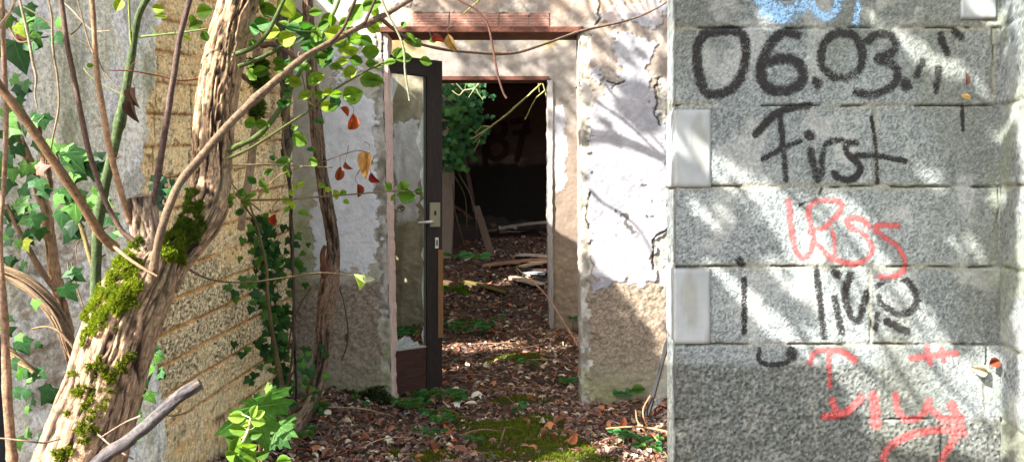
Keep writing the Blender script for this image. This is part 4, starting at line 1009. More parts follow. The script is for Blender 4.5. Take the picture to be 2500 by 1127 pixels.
dead_leaf(845, 825, 3.7, 26, -90, srgb(104, 78, 56), 'small brown leaf stuck on the rough render left of the door', T=T_NAR)
dead_leaf(2362, 192, 1.86, 36, 80, srgb(110, 58, 46), 'dark reddish leaf stuck upright on the grey wall after the numbers', T=T_NAR)
dead_leaf(2360, 236, 1.86, 24, 160, srgb(206, 164, 96), 'yellow tan curled leaf resting on the wall joint below the numbers', T=T_OV)
dead_leaf(2430, 884, 1.86, 36, 15, srgb(134, 72, 48), 'brown leaf caught on the wall at lower right', T=T_OV)
dead_leaf(2395, 903, 1.86, 42, 160, srgb(186, 176, 150), 'pale shrivelled leaf caught on the wall at lower right', T=T_OV)
dead_leaf(2460, 916, 1.85, 24, 10, srgb(124, 138, 66), 'small olive green leaf on the wall at the far lower right', T=T_OV)
dead_leaf(106, 408, 1.9, 34, 20, srgb(176, 96, 78), 'reddish ivy leaf among green ivy near the crossing stick', T=T_IVYV)
dead_leaf(60, 75, 2.0, 40, 10, srgb(140, 72, 50), 'rust brown ivy leaf among the green ones at the top left', T=T_IVYV)

# moss on the bark, placed by casting rays on the bark
def bvh_of(objs):
    V = []; Fc = []
    for o in objs:
        n = len(V); V += [v.co.copy() for v in o.data.vertices]; Fc += [[i + n for i in p.vertices] for p in o.data.polygons]
    return BVHTree.FromPolygons(V, Fc)
BV = bvh_of([trunk, stub, limb])
TUF = (np.array([(-.12, 0, 0), (.12, 0, 0), (0, .6, .08), (0, 1, -.05), (0, 0, .1)]), np.array([[0, 1, 2], [0, 2, 3], [1, 3, 2]]), np.array([.55, .55, 1.1, 1.3, .6]))
def moss(name, polys, parent, bv, label, size=.007, dens=900, cols=(YG, GREEN), fn=None):
    pos = []; dr = []; col = []; sz = []
    for poly, cov, k in polys:
        xs_ = [p[0] for p in poly]; ys_ = [p[1] for p in poly]
        cnt = int((max(xs_) - min(xs_)) * (max(ys_) - min(ys_)) * dens / 1e4)
        X_ = NR.uniform(min(xs_), max(xs_), cnt); Y_ = NR.uniform(min(ys_), max(ys_), cnt)
        q = fbm(X_ / 16, Y_ / 16, 4, 310); jit = (fbm(X_ / 18, Y_ / 18, 3, 311) - .5) * 60
        ok = inpoly(X_ + jit, Y_ + jit[::-1] * 0 + (fbm(X_ / 18 + 9, Y_ / 18, 3, 312) - .5) * 60, poly) & (q < cov)
        for x, y in zip(X_[ok], Y_[ok]):
            d = (P(x, y, 1) - Vector((0, 0, CZ))).normalized()
            hit, nn, i, dd = bv.ray_cast(Vector((0, 0, CZ)), d)
            if hit is None: continue
            if nn.dot(d) > 0: nn = -nn
            e = vn(x / 14, y / 14, 313)
            pos.append(hit - nn * .001 + nn * .006 * k * e); dr.append((np.array(nn) + NR.normal(0, .55, 3) + np.array([0, 0, .15])))
            g = fbm(x / 9., y / 9., 2, 314); col.append((cols[0] * g + cols[1] * (1 - g)) * NR.uniform(.7, 1.25)); sz.append(size * NR.uniform(.6, 1.5) * (1 + k * .4))
    a = Acc(); leaves(a, TUF, np.array(pos), np.array(dr), NR.normal(0, 1, (len(pos), 3)), np.array(sz), np.array(col))
    o = a.build(name, M['moss'], parent); tag(o, label, kind='stuff'); return o
MY = srgb(136, 146, 38); MG = srgb(92, 116, 34); MD = srgb(56, 76, 28)
moss('moss', [([(262, 610), (335, 590), (345, 640), (342, 720), (318, 770), (255, 775), (236, 800), (212, 855), (200, 850), (215, 760), (228, 700), (250, 650)], .62, 1.4),
              ([(330, 600), (352, 620), (350, 690), (330, 700)], .45, .8)], tree, BV, 'thick bright yellow green moss below the fork', .0036, 19000, (MY, MG))
moss('moss', [([(388, 480), (440, 440), (500, 500), (490, 560), (440, 620), (405, 650), (392, 600)], .6, 1.2), ([(262, 590), (340, 575), (345, 640), (270, 640)], .5, 1.1)], tree, BV, 'dark green moss in the fork', .0045, 11000, (MG, MD))
moss('moss', [([(400, 565), (450, 560), (450, 635), (408, 650), (392, 620)], .62, 1.6)], tree, BV, 'bright moss in the fork', .005, 13000, (MY, MG))
spots = [(235, 895, 30), (290, 888, 24), (265, 935, 32), (205, 968, 28), (180, 920, 14), (215, 1055, 32), (170, 1015, 12), (225, 1010, 16), (165, 1115, 26), (285, 925, 20), (180, 965, 14), (250, 985, 14), (130, 1100, 14), (315, 870, 14), (195, 1060, 14), (270, 800, 12)]
moss('moss', [([(x + s * math.cos(t_) * .8, y + s * math.sin(t_)) for t_ in np.linspace(0, 6.28, 9)[:-1]], .56, 1.2) for x, y, s in spots], tree, BV, 'small scattered moss tufts low on the trunk', .0045, 9500, (srgb(130, 142, 38), srgb(78, 90, 30)))

# ================================================================ other stems
def stemthing(name, label, cat, pts, col, group=None, seg=12, wob=.003, mat='twig', bark=0, n=8, colf=None, seed=2):
    a = Acc(); tube(a, pxpath(pts), col, seg=seg, n=n, wob=wob, bark=bark, seed=seed, colf=colf)
    o = a.build(name, M[mat]); return tag(o, label, cat, group)
g = thing('green_sapling', 'smooth green stemmed sapling behind the stub', 'sapling', P(238, 700, 1.7))
branch('stem', [(232, 760, 1.72, 12), (235, 640, 1.71, 12), (240, 540, 1.70, 12.5), (258, 440, 1.69, 12), (280, 350, 1.68, 11.5), (300, 262, 1.67, 10.5), (315, 175, 1.66, 9.5), (328, 95, 1.65, 8.5), (340, 35, 1.64, 8), (368, -20, 1.63, 7.5)], srgb(68, 84, 50), g, 14)
branch('branch', [(322, 120, 1.65, 3), (318, 70, 1.64, 2.6), (314, -10, 1.63, 2)], srgb(120, 132, 60), g)
branch('branch', [(332, 92, 1.65, 3), (380, 86, 1.65, 2.8), (440, 80, 1.65, 2.6), (505, 70, 1.65, 2)], srgb(104, 124, 70), g)
branch('branch', [(298, 232, 1.67, 1.5), (262, 212, 1.66, 1.3), (225, 190, 1.65, 1.2), (203, 165, 1.65, 1)], srgb(140, 150, 76), g)
tag(g, None)
slim = thing('slim_tree', 'slim reddish brown tree growing against the wall left of the door', 'tree', P(720, 1040, 3.62))
a = Acc()
tube(a, pxpath([(715, 1050, 3.45, 24), (748, 990, 3.52, 21), (772, 940, 3.56, 19), (785, 880, 3.6, 18), (790, 800, 3.62, 19), (797, 735, 3.63, 22), (806, 680, 3.64, 22), (813, 640, 3.65, 17), (813, 600, 3.66, 16), (806, 540, 3.67, 16), (795, 480, 3.68, 16), (784, 410, 3.7, 15.5), (776, 340, 3.7, 15), (768, 250, 3.7, 14.5), (760, 150, 3.7, 13.5), (754, 60, 3.7, 13), (748, -40, 3.7, 12), (742, -160, 3.7, 12)]), None, seg=40, n=14, bark=.012, seed=21, freq=(1, .6), colf=barkcol((32, 26, 21), (122, 98, 80)))
slt = a.build('trunk', M['bark'], slim)
a = Acc(); tube(a, pxpath([(800, 690, 3.63, 8), (792, 650, 3.6, 8), (788, 620, 3.6, 7), (793, 600, 3.6, 5)]), srgb(96, 62, 46), 12, 6, wob=.004); a.build('stub', M['bark'], slim)
branch('branch', [(700, 8, 3.7, 7), (725, 28, 3.7, 6), (752, 60, 3.7, 6)], srgb(90, 72, 56), slim)
ms = thing('mossy_sapling', 'thin crooked sapling with dark moss clumps against the block wall', 'sapling', P(600, 520, 3.0))
msp = [(590, 560, 3.0, 9), (600, 480, 3.0, 9), (612, 400, 3.05, 10), (622, 320, 3.05, 10), (630, 240, 3.1, 11), (634, 160, 3.1, 12), (625, 90, 3.1, 13), (610, 30, 3.1, 13), (600, -40, 3.1, 13)]
a = Acc(); tube(a, pxpath(msp), srgb(140, 118, 92), 16, 8, wob=.006, bark=.004); mst = a.build('stem', M['bark'], ms)
moss('moss', [([(615, 145), (650, 150), (655, 215), (620, 210)], .62, 2), ([(570, 305), (600, 300), (605, 380), (568, 350)], .9, 2), ([(600, 235), (645, 240), (640, 300), (590, 290)], .5, 1.6)], ms, bvh_of([mst, ]), 'dark moss clumps on the thin stem', .014, 9000, (MG, MD))
branch('branch', [(640, 112, 3.05, 8), (665, 108, 3.0, 7), (700, 125, 3.0, 6), (730, 150, 3.0, 5)], srgb(84, 66, 52), ms)
# dark rotten stem in the corner between the two walls
stemthing('dead_vine', 'blackened dead vine stem in the corner between block wall and facade', 'vine', [(693, -30, 3.95, 13), (690, 60, 3.95, 14), (690, 140, 3.95, 13), (695, 220, 3.95, 11), (700, 300, 3.95, 10), (702, 350, 3.95, 14), (700, 390, 3.95, 10), (706, 440, 3.97, 6), (712, 560, 3.98, 4), (716, 700, 3.98, 4), (718, 850, 3.98, 4), (722, 985, 3.98, 4)], None, seg=20, wob=.01, mat='bark', bark=.012, colf=barkcol((26, 22, 20), (92, 84, 70)), seed=31)
stemthing('dead_vine', 'thin dry stem standing before the block wall near the corner', 'vine', [(700, -20, 3.4, 4), (712, 90, 3.4, 4), (708, 240, 3.4, 4), (690, 330, 3.4, 3), (706, 420, 3.4, 2.5)], srgb(110, 96, 66))

# climbing vines at the left edge
VG = 'dry vines hanging at the left edge'
stemthing('dry_vine', 'pale brown vine running down along the left edge of the view', 'vine', [(2, -20, 1.5, 6), (8, 80, 1.5, 6), (12, 200, 1.5, 6), (14, 330, 1.5, 6), (8, 470, 1.5, 5.5), (0, 560, 1.5, 5.5), (2, 650, 1.5, 6), (10, 760, 1.5, 9), (14, 860, 1.5, 10), (20, 970, 1.5, 11), (30, 1130, 1.5, 11), (35, 1200, 1.5, 11)], srgb(134, 108, 86), VG)
stemthing('dry_vine', 'whitish vine bending down through the top ivy', 'vine', [(42, -20, 1.7, 3), (55, 30, 1.7, 3.4), (70, 90, 1.7, 3.4), (80, 150, 1.7, 3.4), (88, 190, 1.7, 3), (85, 230, 1.7, 2), (90, 262, 1.7, 1.6)], srgb(136, 124, 104), VG)
stemthing('dry_vine', 'thin tan vine between the top ivy and the dark stick', 'vine', [(112, -20, 1.75, 2.6), (126, 40, 1.75, 2.6), (130, 120, 1.75, 2.8), (140, 190, 1.75, 2.6), (143, 260, 1.75, 2.4), (130, 330, 1.75, 2.2), (118, 400, 1.75, 2)], srgb(124, 108, 84), VG)
stemthing('dry_vine', 'pale twig slanting down from the top left corner', 'vine', [(40, -5, 1.4, 4), (20, 35, 1.4, 4), (-10, 75, 1.4, 4)], srgb(178, 160, 136), VG)
stemthing('dry_vine', 'thin brown twig zigzagging below the top ivy', 'vine', [(22, 70, 1.72, 3), (45, 102, 1.72, 3), (80, 98, 1.72, 1.6)], srgb(120, 100, 80), VG)
stemthing('dry_vine', 'long thin twig sloping down from the top ivy to the green sapling', 'vine', [(40, 10, 1.8, 2), (90, 35, 1.8, 1.8), (150, 75, 1.8, 1.6), (225, 120, 1.8, 1.4), (250, 168, 1.8, 1.8), (280, 205, 1.8, 1.6), (312, 238, 1.8, 1.4)], srgb(104, 92, 74), VG)
stemthing('dry_vine', 'forked twig with a white lit end near the top', 'vine', [(156, 8, 1.75, 2), (180, 30, 1.75, 2.4), (203, 54, 1.75, 2.2), (230, 75, 1.75, 1.6), (268, 74, 1.75, 1.2)], srgb(150, 134, 114), VG)
stemthing('dry_vine', 'short dark twig forking back towards the stick', 'vine', [(203, 54, 1.76, 2), (188, 72, 1.76, 2), (172, 84, 1.76, 2.6)], srgb(70, 58, 48), VG)
stemthing('dry_vine', 'thin stem crossing just left of the tan stick', 'vine', [(186, -10, 1.7, 1.8), (205, 60, 1.7, 1.8), (220, 110, 1.7, 2), (238, 150, 1.7, 2)], srgb(116, 100, 78), VG)
stemthing('climbing_vine', 'shaggy brown ivy stem climbing behind the crossing stick', 'vine', [(35, 300, 2.05, 9), (60, 370, 2.05, 11), (85, 430, 2.05, 12), (108, 510, 2.05, 12), (122, 590, 2.05, 12), (135, 680, 2.05, 13), (155, 760, 2.05, 12), (170, 820, 2.05, 10)], None, 'ivy stems', seg=20, mat='bark', bark=.009, colf=barkcol((70, 54, 40), (160, 128, 96)), seed=41)
stemthing('climbing_vine', 'rough hairy ivy stem beside the red ivy leaf', 'vine', [(88, 290, 2.0, 7), (100, 340, 2.0, 7), (112, 400, 2.0, 10), (120, 450, 2.0, 10), (112, 480, 2.0, 8)], None, 'ivy stems', seg=20, mat='bark', bark=.010, colf=barkcol((84, 62, 44), (176, 142, 106)), seed=43)
def bundle(name, label, pts, nst, spread, col, seed):
    a = Acc(); rr = random.Random(seed)
    for k in range(nst):
        an = rr.uniform(0, 6.28); r0 = spread * math.sqrt(rr.random())
        q = []
        for i, (x, y, Y, r) in enumerate(pts):
            f_ = r / pts[0][3]
            q.append((x + math.cos(an + i * .5) * r0 * f_ + rr.uniform(-2, 2), y + math.sin(an + i * .5) * r0 * f_ * .8 + rr.uniform(-2, 2), Y + .02 * math.sin(an + i) + 0, rr.uniform(1.4, 3.2)))
        tube(a, pxpath(q), np.array(col) * rr.uniform(.6, 1.35), 6, 5, wob=.003, seed=k)
    tube(a, pxpath([(x, y, Y + .01, r * .62) for x, y, Y, r in pts]), np.array(col) * .7, 12, 6, bark=.008, seed=seed)
    return tag(a.build(name, M['twig']), label, 'vine', 'ivy stems')
bundle('climbing_vine', 'thick bundle of shaggy ivy stems bending down towards the trunk', [(-20, 650, 1.9, 20), (40, 675, 1.9, 21), (95, 715, 1.9, 23), (140, 770, 1.9, 23), (165, 830, 1.9, 20), (182, 890, 1.9, 14)], 26, 19, srgb(112, 92, 70), 5)
bundle('climbing_vine', 'broken end of a fibrous ivy stem low at the left edge', [(-10, 830, 1.8, 16), (25, 862, 1.8, 16), (60, 890, 1.8, 13), (98, 917, 1.8, 6)], 18, 13, srgb(136, 114, 82), 6)
stemthing('climbing_vine', 'smaller brown stem crossing the white masonry', 'vine', [(15, 500, 1.98, 5), (45, 560, 1.98, 6), (72, 610, 1.98, 7), (100, 660, 1.98, 7), (135, 708, 1.98, 6)], srgb(110, 84, 62), 'ivy stems')
stemthing('climbing_vine', 'thin green brown stem right of the ivy clump', 'vine', [(128, 350, 1.95, 4), (160, 450, 1.95, 4.4), (195, 545, 1.95, 5), (215, 610, 1.95, 5.5), (235, 680, 1.95, 5)], srgb(120, 106, 66), 'ivy stems')
for k, (x, y, d_) in enumerate([(150, 620, 0), (170, 700, 1), (60, 740, 2)]):
    stemthing('tendril', ['curled thin tendril above the heart shaped ivy leaves', 'thin twig running from ivy leaf to the trunk', 'looping dry tendril below the stem bundle'][k], 'vine',
              [[(190, 640, 1.95, 1.6), (185, 600, 1.95, 1.6), (205, 580, 1.95, 1.5), (228, 590, 1.95, 1.4), (240, 610, 1.95, 1.4)], [(175, 640, 1.96, 2), (185, 690, 1.96, 2), (208, 760, 1.96, 1.8), (215, 790, 1.96, 1.6)], [(80, 803, 1.88, 2.2), (110, 797, 1.87, 2.6), (140, 805, 1.86, 3), (170, 835, 1.86, 3), (188, 860, 1.86, 3)]][k], srgb(116, 94, 68))
stemthing('dark_strip', 'dark vertical strip added at the lower left border', 'board', [(-8, 820, 1.7, 20), (-6, 900, 1.7, 20), (-6, 1000, 1.7, 20), (-4, 1200, 1.7, 20)], srgb(44, 46, 50), None, seg=4, wob=0, mat='paint')  # plain dark strip added along the left border
stemthing('broken_branch', 'grey broken branch with peeling bark poking in from the bottom left', 'branch', [(200, 1170, 1.18, 15), (262, 1110, 1.19, 15), (320, 1070, 1.2, 15), (395, 1005, 1.22, 14.5), (440, 965, 1.23, 14), (488, 935, 1.24, 14)], None, seg=28, wob=.002, mat='twig', bark=.0035,
          colf=lambda v, h, L, TH: mix(mix(srgb(52, 48, 50), srgb(98, 93, 92), fbm(L * 40, TH * 1.5, 3, 400)), mix(srgb(160, 128, 100), srgb(100, 66, 46), fbm(L * 70, TH * 3, 2, 402)), sstep(.60, .68, fbm(L * 22, TH * 1.2 + 2, 3, 401))), seed=51)
for k, (pts, lab) in enumerate([([(248, 1068, 1.25, 2), (300, 1032, 1.22, 2.4), (345, 1012, 1.21, 3)], 'thin pale twig joining the broken branch from the trunk'), ([(240, 1062, 1.3, 2.4), (270, 1085, 1.25, 2.4), (325, 1118, 1.2, 2)], 'thin twig crossing under the broken branch'), ([(-5, 1070, 1.3, 2), (60, 1075, 1.3, 2.4), (110, 1078, 1.32, 2.4), (150, 1068, 1.34, 2)], 'bare twig across the lower left corner'), ([(385, 1010, 1.25, 1.6), (430, 1012, 1.4, 1.5), (470, 1000, 1.5, 1.2)], 'very thin dark twig right of the broken branch')]):
    stemthing('twig', lab, 'twig', pts, srgb(116, 96, 82) if k < 3 else srgb(70, 60, 50))
# dry twigs around the corner near the slim tree
for k, (pts, lab) in enumerate([([(700, 880, 3.5, 2), (712, 800, 3.5, 2), (735, 740, 3.5, 1.6), (760, 700, 3.5, 1.4)], 'thin vine rising in the corner left of the slim tree'), ([(700, 950, 3.5, 3), (712, 880, 3.5, 3), (718, 780, 3.5, 2.6), (715, 640, 3.5, 2)], 'dark root running up the corner'), ([(675, 1000, 3.4, 3), (700, 940, 3.4, 3), (716, 905, 3.4, 2.4)], 'dark slanting twig in the corner'), ([(835, 880, 3.9, 1.6), (850, 820, 3.9, 1.6), (840, 740, 3.9, 1.4), (828, 700, 3.9, 1.2)], 'thin tendril on the rough render')]):
    stemthing('tendril', lab, 'vine', pts, srgb(70, 56, 44))

# ================================================================ ivy
def ivy_plant(label, items, T=T_IVYV, stems=(), group=None, jit=1, matn='ivy', name='ivy'):
    t = thing(name, label, 'ivy', P(items[0][0], items[0][1], items[0][2]), group)
    a = Acc()
    for it in items:
        x, y, Y, s = it[:4]; an = it[4] if len(it) > 4 else R.uniform(-140, -40); c = it[5] if len(it) > 5 else R.choice([IVYC, IVYC, IVYL])
        pleaf(a, T, x, y, Y, s, an, c, .55, .2)
    a.build('foliage', M[matn], t)
    for pts in stems: branch('stem', pts, srgb(96, 84, 56), t, 6)
    return t
def off(Y, x):   # just in front of the left wall
    return min(Y, 1.82 / (.138 - (x - HX) / F) - .03)
big_ivy = [(48, 140, 2.0, 88, -70), (62, 110, 2.0, 50, 200), (40, 200, 2.05, 34), (52, 72, 2.0, 44, 200, IVYL), (50, 80, 1.98, 36, -60, YG), (85, 58, 2.0, 50, -10, IVYL), (90, 100, 2.0, 40, -50), (150, 98, 2.0, 44, -40), (148, 60, 2.0, 30, -40), (105, 62, 2.0, 40, -20), (75, 30, 2.0, 36), (18, 60, 2.0, 40), (15, 120, 2.0, 36), (45, 30, 2.02, 30), (68, 45, 2.0, 40, 10, IVYL)]
ivy_plant('ivy cluster at the top left with one very large dark leaf', big_ivy, stems=[[(5, 20, 2.02, 3), (50, 60, 2.02, 3), (90, 90, 2.02, 2.4), (150, 85, 2.02, 1.6)]])
mid_ivy = [(185, 400, 1.9, 68, -60, IVYC), (165, 365, 1.9, 44, 60), (150, 360, 1.92, 40, 150), (210, 385, 1.92, 40, -10), (235, 392, 1.92, 36, 0, srgb(26, 56, 30)), (245, 380, 1.93, 34, 30, srgb(26, 56, 30)), (130, 355, 1.92, 34, 120), (170, 385, 1.93, 44, -110, srgb(26, 56, 30)), (205, 415, 1.93, 40, -60, srgb(26, 56, 30)), (225, 430, 1.93, 36), (250, 410, 1.93, 30),
           (160, 490, 1.9, 56, -70, IVYC), (135, 495, 1.9, 44, -110, IVYL), (185, 520, 1.9, 56, -80, IVYL), (200, 490, 1.92, 44, -50, IVYC), (150, 540, 1.9, 44, -100, IVYC), (210, 530, 1.92, 40, -30), (225, 500, 1.92, 40, -60), (240, 470, 1.92, 34, 20), (262, 500, 1.92, 34, -20), (280, 540, 1.92, 40, -40), (290, 570, 1.92, 34, -20), (272, 590, 1.9, 36), (100, 455, 1.92, 32), (90, 540, 1.94, 40, -100), (82, 515, 1.95, 30), (60, 505, 1.95, 46, -30), (45, 505, 1.95, 34, 170), (88, 548, 1.95, 36, -60, IVYC), (55, 540, 1.96, 34, -150, IVYL), (175, 560, 1.94, 44, -90, srgb(28, 60, 32)), (165, 580, 1.95, 40, -120, srgb(28, 60, 32)), (190, 575, 1.95, 36, -60, srgb(28, 60, 32)),
           (30, 300, 1.95, 40, -50, IVYL), (38, 320, 1.95, 36, -20, IVYL), (105, 300, 1.95, 40, -80, IVYC), (90, 290, 1.95, 36, 30), (15, 280, 1.97, 36), (22, 340, 1.97, 40), (50, 230, 2.0, 40, -90, srgb(30, 62, 34)), (60, 215, 2.0, 34), (18, 390, 1.97, 50, -60), (5, 420, 1.97, 40), (12, 460, 1.97, 44), (30, 430, 1.97, 36)]
mid_ivy += [(R.uniform(0, 110), R.uniform(250, 660), 1.98, R.uniform(26, 42)) for _ in range(26)] + [(R.gauss(170, 50), R.gauss(470, 60), 1.93, R.uniform(26, 40)) for _ in range(16)]
ivy_plant('large ivy clump with veined heart shaped leaves in the middle of the left side', mid_ivy, stems=[[(130, 360, 1.95, 3), (170, 400, 1.95, 3), (185, 470, 1.95, 2.6), (190, 560, 1.95, 2)], [(140, 500, 1.93, 2), (200, 480, 1.93, 2)]])
low_ivy = [(172, 720, 1.9, 52, -60, IVYC), (162, 668, 1.92, 34, -150, IVYC), (192, 678, 1.92, 40, -40, IVYC), (45, 590, 1.95, 26, 60, IVYL), (62, 602, 1.95, 34, -60, srgb(150, 160, 60)), (10, 580, 1.95, 30, 0, IVYL), (55, 670, 1.93, 34, -20), (25, 805, 1.85, 34, 20), (60, 850, 1.82, 44, -60), (112, 970, 1.75, 50, -120, IVYC), (135, 960, 1.76, 44, 10, IVYC), (62, 912, 1.78, 34, -20), (100, 915, 1.78, 34, -30), (75, 928, 1.78, 24, 0, IVYL), (45, 1085, 1.65, 34, -80, IVYL), (110, 1075, 1.7, 34, -20), (70, 1000, 1.75, 20, 0, IVYL), (90, 845, 1.8, 20), (10, 870, 1.8, 22, 0, IVYL), (20, 640, 1.95, 30, -80)]
low_ivy += [(R.uniform(0, 90), R.uniform(740, 1120), 1.75, R.uniform(20, 34)) for _ in range(12)]
ivy_plant('sparse ivy leaves over the white masonry at the lower left', low_ivy, stems=[[(165, 640, 1.93, 1.6), (172, 690, 1.92, 1.6), (170, 710, 1.92, 1.4)]])
rb = [(x, y, 2.25, s) for x, y, s in [(375, 830, 30), (380, 880, 30), (385, 865, 24), (345, 915, 34), (365, 905, 30), (385, 915, 32), (370, 975, 36), (340, 955, 30), (330, 970, 26), (355, 940, 24), (392, 920, 24), (330, 1010, 26), (300, 1060, 30), (325, 1075, 24), (350, 1030, 20), (375, 850, 20)]]
ivy_plant('ivy leaves showing between the trunk and the block wall', rb, stems=[[(372, 820, 2.27, 2.4), (378, 880, 2.27, 2.4), (350, 960, 2.27, 4), (325, 1040, 2.27, 4)]])
ivy_plant('dark ivy tuft between the stub and the limb', [(395 + R.uniform(-18, 30), 480 + R.uniform(-35, 35), 1.75, R.uniform(24, 34), R.uniform(-140, -20), srgb(28, 62, 40)) for _ in range(14)] + [(410, 465, 1.72, 30, 160, IVYC), (440, 455, 1.72, 30, 20, IVYC)])
# hanging ivy curtain on the block wall near the corner
col_items = []
for _ in range(180):
    t_ = R.random(); y = 530 + t_ * 470
    cx = np.interp(y, [530, 600, 700, 780, 850, 930, 1000], [635, 645, 650, 665, 670, 690, 690]); wd = np.interp(y, [530, 600, 700, 780, 850, 930, 1000], [26, 42, 45, 30, 34, 22, 12])
    x = R.gauss(cx, wd * .55)
    if x > 712: continue
    col_items.append((x, y, off(9, x) - R.uniform(0, .05), R.uniform(17, 32), R.uniform(-150, -30), R.choice([IVYC, IVYL, IVYL, srgb(34, 68, 34), BG])))
for (x, y) in [(690, 560), (712, 600), (705, 650), (700, 590), (720, 640), (570, 720), (575, 735), (560, 705), (590, 870), (600, 858), (610, 935), (620, 920), (600, 930), (570, 845)]:
    col_items.append((x, y, off(9, min(x, 705)) - .03, 22))
ivy_plant('long hanging curtain of small ivy leaves on the block wall', col_items, T_IVY, stems=[[(610, 500, 3.5, 2.6), (630, 560, 3.5, 3), (650, 650, 3.5, 3.4), (655, 740, 3.5, 4), (672, 850, 3.6, 5), (690, 960, 3.6, 6), (690, 1010, 3.6, 7)], [(636, 515, 3.4, 2), (585, 470, 3.4, 1.6), (560, 440, 3.4, 1.4)]])
ivy_plant('young ivy climbing the foot of the slim tree', [(755 + R.uniform(-20, 28), y, 3.5, R.uniform(14, 24)) for y in np.linspace(850, 1030, 22)] + [(740, 880, 3.5, 26), (765, 905, 3.5, 24), (790, 870, 3.5, 20), (792, 920, 3.5, 20)], T_IVY)
ivy_plant('few small leaves on the mossy facade beside the corner', [(x, y, 4.05, s, R.uniform(-150, -30), R.choice([GREEN, IVYL, BG])) for x, y, s in [(730, 580, 22), (728, 650, 24), (722, 600, 18), (735, 660, 20), (700, 640, 20), (745, 700, 18), (752, 600, 14), (735, 620, 18), (710, 560, 16)]], T_IVY)
ivi = [(R.gauss(1110, 30), R.uniform(205, 420), R.uniform(7.9, 8.3), R.uniform(12, 22), R.uniform(-150, -30), R.choice([IVYC, BG, srgb(44, 96, 44), IVYL])) for _ in range(230)]
ivi = [i for i in ivi if i[0] < 1190 - abs(i[1] - 300) * .25]
ivi += [(R.gauss(1170, 14), R.uniform(200, 350), 8.1, R.uniform(10, 18), R.uniform(-150, -30), srgb(34, 76, 36)) for _ in range(60)]
ivy_plant('dense green ivy hanging in the top left of the inner doorway', ivi, T_IVY, stems=[[(1110, 200, 8.2, 2), (1100, 300, 8.2, 2), (1110, 400, 8.2, 2), (1150, 480, 8.2, 1.6), (1165, 560, 8.2, 1)], [(1110, 430, 8.2, 1.4), (1135, 480, 8.2, 1.2), (1140, 560, 8.2, 1)], [(1105, 450, 8.2, 1.4), (1112, 520, 8.2, 1.2), (1135, 600, 8.2, 1)]])

# ================================================================ seedlings and green plants
def plant(name, label, cat, base, items, T, stems=(), group=None, mat='leaf'):
    t = thing(name, label, cat, base, group); a = Acc()
    for (x, y, Y, s, an, c) in items: pleaf(a, T, x, y, Y, s, an, c, .7, .15)
    a.build('leaf', M[mat], t) if len(items) == 1 else a.build('foliage', M[mat], t)
    for pts, c in stems: branch('stem', pts, c, t, 6, wob=0)
    return t
MPC = srgb(58, 98, 34)
plant('maple_seedling', 'maple seedling with big lobed leaves at the foot of the block wall', 'seedling', P(650, 1300, 2.0),
      [(635, 1045, 1.95, 120, -75, MPC), (668, 990, 2.0, 70, -60, MPC), (610, 985, 2.02, 44, 160, MPC), (700, 1050, 2.0, 60, -20, MPC), (660, 950, 2.05, 30, 30, GREEN2), (690, 1075, 2.05, 50, -40, BG)], T_MAP,
      [([(640, 1020, 1.96, 1.6), (635, 1060, 1.96, 1.8), (630, 1180, 1.97, 2.4)], srgb(150, 110, 80)), ([(668, 975, 2.0, 1.4), (655, 1040, 1.99, 1.6), (632, 1160, 1.98, 2)], srgb(140, 120, 80))])
PLC = srgb(122, 158, 62)
plant('leafy_shoot', 'bright light green leafy shoot in front of the maple seedling', 'plant', P(580, 1250, 1.5),
      [(578, 1017, 1.5, 42, 170, PLC), (620, 1003, 1.5, 34, 70, PLC), (632, 1010, 1.5, 30, 30, PLC), (630, 1028, 1.5, 36, -10, PLC), (600, 1033, 1.5, 26, 190, PLC), (582, 1050, 1.5, 46, 175, GREEN2), (572, 1075, 1.5, 44, 160, GREEN), (575, 1090, 1.48, 50, -110, GREEN2), (622, 1060, 1.5, 34, 10, GREEN), (600, 1095, 1.48, 54, 10, PLC), (610, 1110, 1.48, 60, -40, GREEN2), (565, 1112, 1.48, 50, 200, GREEN2), (590, 1125, 1.46, 50, -60, GREEN), (605, 1130, 1.46, 50, -20, GREEN2), (640, 1110, 1.48, 34, 20, GREEN), (690, 1125, 1.5, 44, 20, GREEN2)], T_OV,
      [([(612, 1020, 1.5, 2.4), (605, 1050, 1.5, 3), (590, 1085, 1.49, 3.6), (565, 1150, 1.48, 4.4)], srgb(190, 170, 130)), ([(610, 1018, 1.5, 1.6), (590, 1010, 1.5, 1.4)], srgb(190, 200, 150))])
SG = 'small green seedlings on the leafy ground'
def gplant(px, py, n, spread, size, label, T=T_RND, col=None, h=.06):
    Y = CZ * F / (py - HY); x = (px - HX) / F * Y
    for _ in range(3):
        zz = float(gz(x, Y)); Y = (CZ - zz) * F / (py - HY); x = (px - HX) / F * Y
    t = thing('seedling', label, 'seedling', (x, Y, zz), SG)
    a = Acc(); b_ = Acc()
    for k in range(n):
        an = k * 2.4 + R.uniform(-.4, .4); r_ = spread * math.sqrt((k + .5) / n)
        top = np.array([x + math.cos(an) * r_, Y + math.sin(an) * r_ * .8, zz + h * R.uniform(.6, 1.3)])
        tube(b_, [(x + math.cos(an) * r_ * .1, Y, zz - .01, .0016), (x + math.cos(an) * r_ * .6, Y + math.sin(an) * r_ * .5, zz + h * .7, .0014), (*top, .001)], srgb(110, 100, 60), 5, 3)
        for m_ in range(3):
            a2 = an + (m_ - 1) * 1.7
            leaves(a, T, [top], [(math.cos(a2), math.sin(a2) * .9, R.uniform(-.1, .25))], [(R.uniform(-.2, .2), -.75, 1)], [size * R.uniform(.7, 1.15)], [(col if col is not None else R.choice([BG, GREEN, srgb(60, 120, 66)])) * R.uniform(.8, 1.2)])
    a.build('foliage', M['leaf'], t); b_.build('stem', M['twig'], t)
